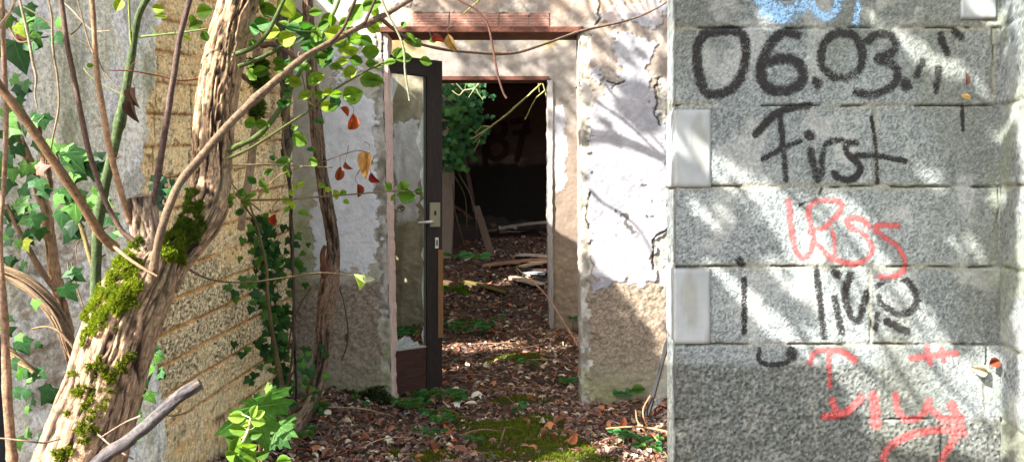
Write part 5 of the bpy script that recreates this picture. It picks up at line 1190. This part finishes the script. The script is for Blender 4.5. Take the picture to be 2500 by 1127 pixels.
for it in [(1000, 1005, 9, .10, .05, 'bramble seedling nearest the left door jamb with a yellow leaf'), (1045, 975, 8, .09, .055, 'bramble seedling in front of the door leaf with round blue green leaves'), (1075, 1040, 8, .10, .045, 'bramble seedling on the moss below the jamb'), (1110, 985, 6, .08, .05, 'low plant with three leaflets right of the first brambles'), (975, 975, 3, .03, .035, 'tiny lobed seedling touching the left jamb foot'), (1050, 1085, 6, .07, .03, 'feathery green weed low in the middle left'), (1130, 805, 9, .22, .07, 'leafy weed beside the open door leaf'), (1175, 815, 5, .14, .06, 'smaller weed right of the door leaf'), (985, 830, 7, .2, .07, 'weed seen through the broken door glass'), (1105, 640, 2, .08, .11, 'leafy weed on the rubble by the timber post'), (1160, 645, 2, .06, .10, 'second weed on the rubble by the fallen board'), (1270, 1020, 2, .03, .04, 'tiny ivy seedling in the middle of the moss'), (1385, 945, 3, .04, .05, 'small green seedling near the right jamb'), (1530, 985, 2, .05, .08, 'ivy leaf seedling below the right wall'), (1590, 1105, 5, .06, .04, 'small plant at the foot of the grey wall'), (1520, 1085, 3, .05, .045, 'low green leaves between dry leaves at lower right'), (1400, 790, 3, .06, .05, 'small weed at the foot of the inner wall'), (1540, 1098, 2, .04, .04, 'pair of pale green leaves at lower right'), (1290, 900, 2, .05, .05, 'lone green sprig in the doorway path'), (880, 1000, 2, .03, .04, 'tiny sprig at the foot of the rough render'), (760, 1015, 5, .07, .06, 'ivy sprig at the foot of the slim tree'), (730, 1080, 5, .09, .05, 'grey green weed at the lower left of the path'), (1215, 790, 2, .05, .05, 'small sprig by the sun patch'), (1160, 1090, 3, .04, .03, 'tiny green cluster on the bright moss')]:
    gplant(*it)

# yellowish twigs hanging inside the second doorway
yt = thing('pale_branch', 'bare yellow branch hanging in the dark inner doorway', 'branch', P(1335, 190, 7.2))
for pts in [[(1340, 190, 7.2, 2.2), (1310, 215, 7.2, 2.2), (1270, 250, 7.2, 2.3), (1230, 285, 7.2, 2.3), (1195, 312, 7.2, 1.9), (1165, 330, 7.2, 1.4), (1148, 338, 7.2, 1.0)], [(1190, 315, 7.2, 1.4), (1170, 335, 7.2, 1.0), (1155, 350, 7.2, 0.7)], [(1200, 310, 7.2, 1.6), (1180, 308, 7.2, 1.3), (1160, 325, 7.2, 1.0)], [(1322, 193, 7.2, 1.4), (1330, 215, 7.2, 1.7), (1336, 240, 7.2, 1.4)], [(1330, 222, 7.2, 1.7), (1310, 240, 7.2, 1.4), (1295, 265, 7.2, 1.4), (1280, 292, 7.2, 1.6)], [(1172, 340, 7.2, 1.0), (1166, 355, 7.2, 0.9), (1158, 368, 7.2, 0.7)], [(1315, 195, 7.2, 1.2), (1318, 225, 7.2, 0.9)]]:
    branch('twig', pts, srgb(156, 152, 92), yt, 7, wob=.012)
yt2 = thing('pale_branch', 'small pale twig hanging before the ivy in the inner doorway', 'branch', P(1170, 200, 7.3))
for pts in [[(1175, 198, 7.3, 2), (1158, 216, 7.3, 2), (1135, 220, 7.3, 1.8), (1120, 232, 7.3, 1.6), (1102, 222, 7.3, 1.2)], [(1160, 215, 7.3, 1.4), (1145, 238, 7.3, 1)], [(1163, 218, 7.3, 1.2), (1180, 244, 7.3, 1)], [(1108, 196, 7.3, 1.2), (1130, 220, 7.3, 1)]]:
    branch('twig', pts, srgb(150, 146, 112), yt2, 7, wob=.01)

# ================================================================ debris in and behind the doorways
def plank(label, p0, p1, w_, th, col, mat='wood', name='plank', cat='plank', roll=0, group=None):
    p0 = Vector(p0); p1 = Vector(p1); d = p1 - p0; L = d.length
    a = Acc(); q = d.to_track_quat('Y', 'Z').to_matrix().to_4x4() @ Matrix.Rotation(roll, 4, 'Y')
    n = 14; V = []; U = []; rr = np.random.RandomState(abs(hash(label)) % 1000 if 0 else len(label) * 7 + int(L * 100))
    for i in range(n + 1):
        f_ = i / n
        for (sx, sz) in ((-1, -1), (1, -1), (1, 1), (-1, 1)):
            j = rr.uniform(-1, 1) * w_ * .035; e = rr.uniform(-.6, .6) * w_ * (i in (0, n))
            V.append(tuple(q.to_3x3() @ Vector((sx * w_ / 2 + j, (f_ - .5) * L + e * .6, sz * th / 2 + math.sin(f_ * 3.1) * th * .3)) + (p0 + p1) / 2)); U.append((sx * w_ / 2 + sz * th, f_ * L))
    qd = [[i * 4 + k, i * 4 + (k + 1) % 4, i * 4 + 4 + (k + 1) % 4, i * 4 + 4 + k] for i in range(n) for k in range(4)] + [[3, 2, 1, 0], [n * 4, n * 4 + 1, n * 4 + 2, n * 4 + 3]]
    v = .85 + .3 * np.repeat(fbm(np.arange(n + 1) * 1.3, np.zeros(n + 1) + len(label), 2, 7), 4)
    a.add(V, quads=np.array(qd)[:, ::-1], col=np.array(col)[None] * v[:, None], uv=U)
    return tag(a.build(name, M[mat], None, smooth=False), label, cat, group)
def gp(px, py, dz=0):      # point on the ground seen at a photo position
    lo, hi = 2.0, 13.0
    for _ in range(40):
        m_ = (lo + hi) / 2; z_ = CZ - (py - HY) / F * m_
        if z_ > float(gz((px - HX) / F * m_, m_)): lo = m_
        else: hi = m_
    Y = lo; x = (px - HX) / F * Y
    return Vector((x, Y, float(gz(x, Y)) + dz))
OLD = srgb(150, 130, 110); OLDR = srgb(160, 122, 94); DRK = srgb(76, 62, 52)
p_ = P(1083, 622, 8.5); plank('grey weathered timber post carrying ivy in the inner doorway', (p_.x, 8.5, .30), (p_.x - .02, 8.5, 2.62), .17, .16, srgb(150, 132, 116), name='timber_post', cat='post')
plank('slanting pale timber brace under the inner lintel', P(1050, 248, 8.3), P(1118, 198, 8.3), .07, .05, srgb(186, 160, 130))
plank('dark pole leaning in the back room left side', P(1128, 372, 9.6), P(1158, 515, 9.6), .05, .05, srgb(84, 66, 58), name='leaning_pole', cat='pole')
q0 = gp(1200, 626); plank('dark board leaning upright at the room entrance', P(1162, 503, q0.y + .3), q0 + Vector((0, 0, .0)), .085, .035, srgb(104, 84, 70), roll=.4)
plank('large dark sheet leaning by the timber post', P(1100, 590, 9.2), P(1190, 606, 9.2), .5, .02, srgb(58, 46, 40), roll=1.2, name='dark_sheet', cat='board')
plank('brown slanting board in the dark behind the post', P(1100, 498, 9.9), P(1152, 534, 9.9), .16, .03, srgb(120, 80, 62))
plank('long pale plank lying across the back room floor', P(1225, 556, 10.8), P(1350, 541, 10.6), .10, .04, srgb(176, 158, 140))
for (x0_, y0_, x1_, y1_, w_, c, lab) in [(1180, 655, 1262, 648, .09, OLDR, 'brown plank lying left of the plank pile'), (1232, 648, 1345, 640, .10, OLDR, 'long brown plank across the plank pile'), (1262, 628, 1345, 634, .12, srgb(186, 170, 150), 'pale plank at the back of the plank pile'), (1270, 658, 1348, 644, .07, srgb(196, 166, 132), 'light new looking batten on the plank pile'), (1262, 662, 1348, 672, .07, srgb(60, 52, 48), 'dark charred batten in front of the plank pile'), (1284, 640, 1310, 652, .14, srgb(170, 150, 128), 'short wide board end on the plank pile'),
                                          (1245, 684, 1318, 702, .15, srgb(168, 148, 130), 'flat grey slab of board lying before the plank pile'), (1282, 674, 1330, 676, .09, srgb(160, 164, 166), 'bluish grey flat scrap beside the slab'), (1090, 800, 1110, 790, .04, OLD, 'short stub of wood beside the door leaf'), (1120, 690, 1235, 722, .05, srgb(104, 96, 50), 'narrow mossy lath pointing to the right'), (1080, 686, 1170, 712, .04, srgb(90, 76, 58), 'dark lath above the mossy log'), (1170, 700, 1240, 716, .04, srgb(84, 66, 52), 'dark stick right of the mossy log')]:
    plank(lab, gp(x0_, y0_, .03), gp(x1_, y1_, .035), w_, .025, c)
for k in range(14):
    x = R.uniform(1150, 1335); y = R.uniform(560, 612)
    q0 = P(x, y, 10.2); q1 = P(x + R.uniform(-50, 50), y + R.uniform(-6, 6), 10.2 + R.uniform(-.3, .3)); q0.z = float(gz(q0.x, 10.2)) + R.uniform(.02, .14); q1.z = q0.z + R.uniform(-.04, .04)
    plank('dark broken board lying in the debris of the back room', q0, q1, .08, .02, R.choice([DRK, srgb(110, 92, 76), srgb(60, 52, 46)]), group='boards in the back room')
lg = thing('mossy_log', 'short rotten log with bright green moss right of the door leaf', 'log', gp(1100, 715))
a = Acc(); L0 = gp(1052, 712, .05); L1 = gp(1142, 716, .04)
tube(a, [(*L0, .06), (*((L0 + L1) / 2 + Vector((0, 0, .02))), .055), (*L1, .035)], srgb(84, 64, 48), 20, 12, bark=.012, seed=61); lo_ = a.build('log', M['bark'], lg)
moss('moss', [([(1070, 690), (1110, 694), (1146, 712), (1140, 722), (1085, 718), (1070, 708)], .7, 1.5), ([(1076, 732), (1110, 736), (1108, 748), (1078, 745)], .8, 1)], lg, bvh_of([lo_]), 'bright green moss on the log', .022, 40000, (srgb(140, 180, 50), srgb(86, 130, 40)))
# old window frame with a sliver of glass leaning in the corner by the grey wall
wf = thing('window_frame', 'black window frame with broken glass leaning in the corner behind the grey wall', 'window frame', P(1590, 1000, 3.9))
a = Acc(); A = P(1634, 820, 3.95); B = P(1580, 1015, 3.72)
tube(a, [(*A, .012), (*((A + B) / 2), .012), (*B, .013)], srgb(26, 26, 28), 4, 3); a.build('rail', M['paint'], wf, smooth=False)
a = Acc(); A2 = A + Vector((.022, .02, -.25)); B2 = B + Vector((.02, .0, .02)); Cc_ = B + Vector((.05, 0, .06))
a.add([list(A + Vector((.01, 0, -.05))), list(A2), list((A2 + B2) / 2 + Vector((.02, 0, 0))), list(Cc_), list(B2)], tris=[[0, 1, 2], [0, 2, 4], [4, 2, 3]]); a.build('glass_shard', M['glass'], wf, smooth=False)
for k, pts in enumerate([[(1552, 1000, 3.75, 2), (1558, 1030, 3.7, 2), (1590, 1062, 3.6, 2.2), (1640, 1060, 3.5, 2.4)], [(1588, 965, 3.75, 2), (1570, 1000, 3.7, 2), (1580, 1040, 3.6, 2), (1610, 1080, 3.5, 2)], [(1480, 1046, 3.6, 2), (1540, 1040, 3.6, 2.4), (1600, 1046, 3.5, 2.4), (1650, 1058, 3.45, 2.4)]]):
    stemthing('twig', ['curved tan twig rising by the leaning window frame', 'second curved twig hugging the window frame', 'long reddish twig on the ground before the right wall'][k], 'twig', pts, srgb(160, 116, 84))
stemthing('twig', 'long thin bramble cane leaning across the inner wall foot', 'twig', [(1262, 655, 5.6, 1.6), (1320, 705, 5.3, 1.8), (1360, 760, 5.0, 2), (1400, 825, 4.7, 2), (1416, 850, 4.6, 2)], srgb(150, 116, 90))
# ================================================================ leaf litter, twigs, moss on the ground
def ground_pts(n, ymin=3.0, ymax=9.4, near=1.6, xr=None):
    Y = ymin + (ymax - ymin) * NR.rand(n) ** near
    X = NR.uniform(-1, 1, n) * (Y * .5 + .2)
    X = np.clip(X, -1.6, 1.25)
    k = (Y < 4.2) | (Y > 4.5) | (np.abs(X + .15) < .55)
    k &= X > -1.82 + .138 * Y - .0
    return X[k], Y[k]
X_, Y_ = ground_pts(38000)
m = mossd(X_, Y_); keep = NR.rand(len(X_)) > sstep(.25, .5, m) * .85
X_, Y_ = X_[keep], Y_[keep]
PAL = [srgb(128, 78, 54), srgb(136, 90, 64), srgb(126, 88, 68), srgb(92, 58, 46), srgb(144, 108, 84), srgb(128, 100, 86), srgb(160, 124, 94), srgb(78, 52, 42), srgb(158, 96, 62), srgb(184, 162, 134), srgb(66, 46, 40), srgb(120, 96, 84), srgb(205, 196, 168), srgb(100, 70, 56), srgb(128, 76, 58), srgb(150, 126, 110), srgb(112, 92, 80), srgb(88, 72, 60)]
a = Acc(); sel = NR.randint(0, 5, len(X_)); pc = NR.randint(0, len(PAL), len(X_))
for k in range(5):
    i = sel == k; n = i.sum(); an = NR.uniform(0, 6.28, n)
    pos = np.stack([X_[i], Y_[i], gz(X_[i], Y_[i]) + NR.uniform(.0, .022, n)], 1)
    d = np.stack([np.cos(an), np.sin(an), NR.normal(0, .18, n)], 1); nr = np.stack([NR.normal(0, .3, n), NR.normal(0, .3, n), np.ones(n)], 1)
    leaves(a, T_LIT[k], pos, d, nr, NR.uniform(.014, .042, n) * (1 + .12 * (Y_[i] - 3)), (np.array(PAL)[pc[i]] * .95 + .035) * NR.uniform(.65, 1.35, (n, 1)))
tag(a.build('leaf_litter', M['litter']), 'carpet of small dry brown leaves covering the ground through both doorways', 'leaf litter', kind='stuff')
# crumbs and twig bits
a = Acc(); X2, Y2 = ground_pts(1500)
for x, y in zip(X2, Y2):
    z = float(gz(x, y)) + .012; an = R.uniform(0, 6.28); L = R.uniform(.04, .16)
    tube(a, [(x, y, z, .0018), (x + math.cos(an) * L * .5, y + math.sin(an) * L * .5, z + R.uniform(0, .014), .0018), (x + math.cos(an + .3) * L, y + math.sin(an + .3) * L, z, .001)], R.choice([srgb(90, 66, 50), srgb(150, 124, 100), srgb(66, 50, 42), srgb(120, 84, 62)]), 4, 2, cap=False)
tag(a.build('twig_litter', M['twig']), 'countless thin twig bits mixed in the leaf litter', 'twig litter', kind='stuff')
# moss
n = 110000; X3 = NR.uniform(-.8, .6, n); Y3 = NR.uniform(3.2, 5.5, n); m = mossd(X3, Y3); k = m > .30; X3, Y3, m = X3[k], Y3[k], m[k]
a = Acc(); n = len(X3)
pos = np.stack([X3, Y3, gz(X3, Y3) + np.clip(m - .38, 0, .4) * .05], 1)
g_ = fbm(X3 * 20, Y3 * 20, 3, 500)[:, None]
leaves(a, TUF, pos, NR.normal(0, .6, (n, 3)) + [0, 0, 1], NR.normal(0, 1, (n, 3)), NR.uniform(.008, .018, n), (MY * .8 * g_ + MG * (1 - g_)) * NR.uniform(.6, 1.1, (n, 1)))
tag(a.build('ground_moss', M['moss']), 'low yellow green moss patches on the path in front of the doorway', 'moss', kind='stuff')
# moss at the foot of the facade and on the bits of ground beside the slim tree
n = 9000; a = Acc(); PX = NR.uniform(780, 975, n); PY = NR.uniform(930, 1015, n)
f_ = fbm(PX / 22, PY / 22, 3, 501); k = (PY > 985 - f_ * 60 + 0 * PX) & (f_ > .4) | (inpoly(PX + (f_ - .5) * 40, PY, [(893, 945), (930, 940), (955, 990), (955, 1010), (925, 1005), (900, 975)]))
pos = [list(P(x, y, 4.185)) for x, y in zip(PX[k], PY[k]) if x < 955]; n = len(pos)
leaves(a, TUF, np.array(pos), NR.normal(0, .6, (n, 3)) + [0, -1, .2], NR.normal(0, 1, (n, 3)), NR.uniform(.010, .022, n), (MD * .8) * NR.uniform(.5, 1.3, (n, 1)) + srgb(60, 50, 24) * .2)
tag(a.build('wall_foot_moss', M['moss']), 'dark brownish green moss along the foot of the facade left of the door', 'moss', kind='stuff')
# distinct fallen leaves, each its own object
LG = {'brown': ('fallen leaves, brown', 'curled brown fallen leaf lying on the leaf litter', [srgb(126, 82, 58), srgb(140, 92, 70), srgb(110, 70, 54)]), 'orange': ('fallen leaves, orange', 'rusty orange fallen leaf lying on the leaf litter', [srgb(172, 98, 60), srgb(180, 116, 76), srgb(150, 84, 56)]), 'pale': ('fallen leaves, pale', 'pale cream fallen leaf lying on the leaf litter', [srgb(206, 188, 156), srgb(190, 176, 152), srgb(214, 204, 180)])}
protos = {}
for kname, (grp, lab, cols) in LG.items():
    for j, c in enumerate(cols):
        a = Acc(); leaves(a, T_LIT[(j * 2 + len(kname)) % 5], [(0, -.5, 0)], [(0, 1, .1)], [(.1, .1, 1)], [1], [c]); protos[(kname, j)] = a.build('fallen_leaf', M['litter'])
used = set()
def drop_leaf(kname, x, y, s):
    grp, lab, cols = LG[kname]; j = R.randrange(3); p = protos[(kname, j)]
    if (kname, j) in used: o = p.copy(); C.objects.link(o)
    else: o = p; used.add((kname, j))
    o.location = (x, y, float(gz(x, y)) + .028 + R.uniform(0, .01)); o.scale = (s, s, s * R.uniform(.8, 1.5)); o.rotation_euler = (R.uniform(-.45, .6), R.uniform(-.4, .4), R.uniform(0, 6.28))
    tag(o, lab, 'fallen leaf', grp)
for k in range(170):
    py = R.uniform(850, 1125) if R.random() < .75 else R.uniform(660, 850)
    px = R.uniform(730, 1640) if py > 1000 else R.uniform(970, 1410) if py > 830 else R.uniform(1080, 1335)
    q = gp(px, py); kn = R.choices(['brown', 'orange', 'pale'], [4, 3, 2.2])[0]
    drop_leaf(kn, q.x, q.y, R.uniform(.04, .07))
for k in list(protos):
    if k not in used: drop_leaf(k[0], *gp(R.uniform(1100, 1400), R.uniform(900, 1100)).xy, .06) if False else bpy.data.objects.remove(protos[k])
# distinct sticks on the ground
TL = [((1180, 965), (1360, 968), 'long straight pale twig lying across the doorway'), ((1180, 955), (1260, 1005), 'dark twig slanting over the doorway moss'), ((1060, 985), (1130, 968), 'thin pale twig before the door leaf'), ((1330, 1010), (1500, 1035), 'dark crooked twig right of the moss'), ((1225, 1090), (1240, 1058), 'short pale stick end at the moss edge'), ((1215, 1112), (1228, 1095), 'short grey stick stub beside it'), ((1120, 1080), (1225, 1068), 'grey twig lying left of the bright moss'), ((800, 1010), (960, 1030), 'long tan twig at the foot of the facade'), ((835, 1005), (870, 1060), 'thin brown twig slanting before the facade'), ((990, 1060), (1180, 1030), 'thin long twig between the brambles'), ((1150, 850), (1320, 858), 'thin twig just past the sun patch'), ((1240, 870), (1400, 850), 'curved twig right of the path'), ((1290, 890), (1400, 905), 'thin dark twig by the right jamb'), ((1450, 1100), (1600, 1085), 'twig at the lower right'), ((880, 1110), (1000, 1085), 'twig at the lower left of the path'), ((1180, 760), (1290, 775), 'thin twig in the inner passage'), ((1330, 745), (1400, 735), 'red brown twig by the inner jamb'), ((1090, 930), (1220, 935), 'straight twig behind the door foot')]
for (p0, p1, lab) in TL:
    A = gp(*p0, .035); B = gp(*p1, .035); m_ = (A + B) / 2 + Vector((R.uniform(-.01, .01), R.uniform(-.02, .02), .02))
    a = Acc(); tube(a, [(*A, .0035), (*m_, .0038), (*B, .002)], R.choice([srgb(120, 90, 68), srgb(150, 124, 100), srgb(96, 72, 58)]), 7, 8, wob=.006, seed=len(lab)); tag(a.build('twig', M['twig']), lab, 'twig')

# ================================================================ unseen trees, leaves and limbs placed along sun rays to shape the dapple
dx, dy, dz = LD.x, LD.y, LD.z
def ls(p): return (p[0] - p[2] * dx / dz, p[1] - p[2] * dy / dz)
def lpoly(pts, Y): return [ls(P(x, y, Y)) for x, y in pts]
LITP = [lpoly(q, YP) for q in [
    [(1720, 390), (1800, 395), (1900, 440), (2010, 480), (2090, 500), (2150, 560), (2170, 640), (2230, 720), (2290, 800), (2300, 850), (2120, 850), (2040, 800), (1960, 720), (1900, 620), (1830, 520), (1760, 470)],
    [(1960, 850), (2300, 830), (2420, 930), (2510, 1060), (2510, 1140), (2260, 1140), (2130, 1060), (2020, 960)],
    [(1720, 610), (1780, 640), (1960, 800), (1930, 850), (1870, 800), (1800, 700)],
    [(2260, 400), (2310, 420), (2330, 480), (2290, 500), (2250, 450)], [(2345, 550), (2400, 560), (2420, 620), (2370, 640), (2340, 600)],
    [(2150, 40), (2210, 60), (2260, 150), (2220, 140), (2160, 90)], [(2280, 90), (2400, 160), (2420, 240), (2340, 200), (2260, 200), (2250, 120)], [(2350, 0), (2430, 0), (2430, 45), (2350, 45)],
    [(2440, 470), (2510, 450), (2510, 560), (2460, 540)], [(2470, 80), (2510, 60), (2510, 160), (2480, 200)], [(2380, 300), (2500, 330), (2500, 380), (2420, 350)],
    [(1650, 300), (1690, 310), (1700, 400), (1660, 440)], [(1820, 20), (1880, 10), (1900, 60), (1840, 70)], [(1700, 470), (1760, 520), (1780, 570), (1720, 540)], [(2380, 850), (2440, 840), (2500, 1000), (2440, 960)]]]
FRL = [lpoly(q, YF) for q in [[(1425, 60), (1500, 60), (1640, 250), (1640, 420), (1500, 420), (1425, 330)], [(1425, 350), (1640, 400), (1640, 840), (1425, 620)], [(1420, -10), (1640, -10), (1640, 40), (1420, 40)], [(1010, 5), (1350, 5), (1350, 80), (1010, 80)]]]
INL = [lpoly(q, YI) for q in [[(1060, 85), (1412, 85), (1412, 190), (1060, 190)], [(1345, 200), (1412, 200), (1412, 590), (1345, 560)]]]
TRL = [lpoly(q, yy_) for yy_ in (1.60, 1.64, 1.68, 1.72) for q in [[(485, 110), (552, 100), (552, 330), (530, 345), (475, 330)]]] + [lpoly(q, 1.45) for q in [[(200, 760), (360, 740), (380, 900), (330, 1130), (80, 1130)], [(215, 640), (330, 640), (340, 760), (210, 850)]]] + [lpoly([(540, 1000), (640, 1000), (640, 1127), (540, 1127)], 1.5)] + [lpoly([(950, 440), (1040, 440), (1040, 500), (950, 500)], 1.98), lpoly([(740, 20), (900, 20), (900, 250), (740, 250)], 1.8)]
TRL += [[ls((x_, y_, 0)) for x_, y_ in ((-.55, 5.5), (.3, 5.45), (.3, 6.1), (-.55, 6.1))], [ls(P(x_, y_, YI)) for x_, y_ in ((955, 540), (1030, 540), (1030, 780), (955, 780))]]
ALL = [np.array(p) for p in LITP + FRL + INL + TRL]
def free(u, v, polys):
    r = np.ones(len(u), bool)
    for p in polys: r &= ~inpoly(u, v, [tuple(q) for q in p])
    return r
def canopy(n, region, Y, lit, tmin, tmax, size, noise_cut=0, all_polys=ALL, extra=0):
    PX = NR.uniform(region[0], region[2], n); PY = NR.uniform(region[1], region[3], n)
    s = np.array([list(P(x, y, Y)) for x, y in zip(PX, PY)])
    u = s[:, 0] - s[:, 2] * dx / dz; v = s[:, 1] - s[:, 2] * dy / dz
    wob = (fbm(u * 7, v * 7, 4, 600) - .5) * .12; wob2 = (fbm(u * 7 + 5, v * 7, 4, 601) - .5) * .12
    ok = free(u + wob, v + wob2, all_polys)
    ok &= fbm(u * 11, v * 11, 4, 602) > noise_cut
    for ox, oy in ((0, 0), (.03, 0), (-.03, 0), (0, .03), (0, -.03)): ok &= free(u + ox, v + oy, (INL if all_polys else []) + TRL + (LITP if not all_polys else [])) & free(u + wob + ox, v + wob2 + oy, all_polys)
    t = NR.uniform(tmin, tmax, n)
    L_ = np.array([dx, dy, dz]); p = s - t[:, None] * L_
    yy = np.maximum(p[:, 1], .02); px = HX + p[:, 0] / yy * F; py = HY - (p[:, 2] - CZ) / yy * F
    inview = (p[:, 1] > 0.0) & (px > -160) & (px < 2660) & (py > -110) & (py < 1240)
    ok &= ~inview & (p[:, 2] > .3)
    # keep the crown clear of the camera itself
    ok &= np.linalg.norm(p - [0, 0, CZ], axis=1) > .55
    return p[ok]
def crown_tree(name, label, pts, base, size, parts=14):
    t = thing(name, label, 'tree', base)
    a = Acc(); n = len(pts)
    dd = NR.normal(0, 1, (n, 3)); dd /= np.linalg.norm(dd, axis=1)[:, None]
    leaves(a, T_RND, pts - dd * size * .5, dd, NR.normal(0, .7, (n, 3)) - np.array([dx, dy, dz]) * .9, NR.uniform(.7, 1.3, n) * size, np.array([GREEN, GREEN2, BG])[NR.randint(0, 3, n)] * NR.uniform(.7, 1.1, (n, 1)))
    a.build('crown', M['leaf'], t)
    a = Acc(); c = pts[np.argmin(pts[:, 1] - pts[:, 2] * dy / dz)]; b_ = np.array(base)
    tube(a, [(*b_, .11), (*(b_ * .6 + c * .4 + [0, 0, -.2]), .08), (*(c + [-.1, -.1, 0]), .03)], srgb(100, 84, 66), 12, 8, bark=.01, wob=.03)
    a.build('trunk', M['bark'], t)
    return t
P1 = canopy(17000, (1610, -60, 2520, 1180), YP, None, 1.9, 3.4, .06, .30)
P9 = canopy(900, (940, 500, 1050, 800), YI, None, 2.2, 3.5, .06, .52, [])
crown_tree('shade_tree', 'unseen leafy tree behind the viewer, crown shaped to shade the grey wall', P1, (-3.4, -2.6, 0), .052)
P2 = canopy(3500, (1425, -60, 1650, 850), YF, None, 2.6, 5.5, .06, .44)
P3 = canopy(2500, (1000, 60, 1425, 640), YI, None, 3.5, 6.5, .06, .5)
P4 = canopy(1500, (380, -60, 640, 700), 1.65, None, 1.2, 2.6, .05, .42)
P7 = canopy(1400, (1040, 80, 1412, 330), YI, None, 5, 8, .06, .56, [])
P8 = canopy(900, (1000, -60, 1420, 80), YF, None, 3, 6, .06, .53, [])
P6 = canopy(900, (1420, 40, 1640, 420), YF, None, 2.6, 5, .06, .56, [])
crown_tree('shade_tree', 'unseen leafy tree left of the view, crown shaped to shade house and trunk', np.vstack([P2, P3, P4, P6, P7, P8, P9]), (-3.6, 1.2, 0), .06)
# bare limbs that throw the long branch shadows
bt = thing('bare_tree', 'bare branched tree outside the left of the view', 'tree', (-3.0, .4, 0))
def shadow_limb(pts, Y, t0, r):
    a = Acc(); L_ = np.array([dx, dy, dz]); q = []
    for i, (x, y) in enumerate(pts):
        p = np.array(P(x, y, Y)) - L_ * (t0[i] if isinstance(t0, (list, tuple)) else t0); q.append((*p, r * (1 - .5 * i / len(pts))))
    tube(a, q, srgb(96, 76, 60), 8, 6, wob=.01); a.build('branch', M['twig'], bt)
shadow_limb([(1400, 326), (1480, 340), (1560, 362), (1660, 400)], YF, 2.2, .032)
shadow_limb([(1440, 230), (1500, 280), (1560, 330), (1640, 400)], YF, 2.2, .010)
shadow_limb([(1470, 190), (1530, 270), (1600, 340), (1650, 400)], YF, 2.1, .008)
shadow_limb([(1500, 170), (1560, 250), (1600, 330)], YF, 2.1, .006)
shadow_limb([(1425, 300), (1470, 330), (1520, 345)], YF, 2.2, .006)
shadow_limb([(1440, 460), (1480, 500), (1560, 560), (1600, 640)], YF, 2.3, .008)
for k in range(9):
    x = 1430 + k * 24; shadow_limb([(x, -20), (x + R.uniform(10, 50), 40), (x + R.uniform(30, 90), 110)], YF, 2.4, .007)
for k in range(8):
    x = 1030 + k * 40; shadow_limb([(x, 0), (x + 20, 30), (x + 45, 70)], YF, 2.4, .005)
shadow_limb([(1240, 165), (1300, 150), (1360, 130), (1412, 100)], YI, 4.2, .016)
shadow_limb([(1130, 90), (1180, 120), (1240, 165), (1270, 195)], YI, 4.2, .009)
shadow_limb([(1235, 80), (1245, 130), (1260, 190)], YI, 4.2, .008)
shadow_limb([(1330, 85), (1355, 140), (1365, 200)], YI, 4.2, .008)
for q in ([(2200, 380), (2290, 520), (2420, 690), (2500, 800)], [(1660, 560), (1740, 680), (1850, 800), (1960, 960)], [(2030, 640), (2130, 800), (2240, 980), (2330, 1120)], [(1790, 430), (1880, 560), (1930, 700)], [(2060, 840), (2180, 960), (2300, 1110)], [(1900, 440), (2020, 560), (2110, 720), (2230, 860)], [(1700, 460), (1800, 580), (1900, 700), (1990, 800)], [(1800, 620), (1880, 720), (1980, 850), (2060, 960)], [(2060, 560), (2150, 680), (2260, 820)], [(2250, 850), (2340, 960), (2440, 1080)], [(1750, 250), (1850, 330), (1950, 420)], [(2130, 0), (2180, 80), (2230, 180)], [(2370, 60), (2380, 160), (2350, 320)], [(1640, 270), (1690, 360), (1730, 450)], [(1760, 360), (1860, 420), (1960, 470), (2050, 560)]):
    shadow_limb(q, YP, 2.6, R.uniform(.006, .013))
a = Acc(); tube(a, [(-3.0, .4, -.1, .09), (-2.7, .8, 1.5, .07), (-2.3, 1.4, 3.0, .05), (-1.5, 2.0, 4.2, .03)], srgb(100, 84, 66), 12, 8, bark=.01); a.build('trunk', M['bark'], bt)
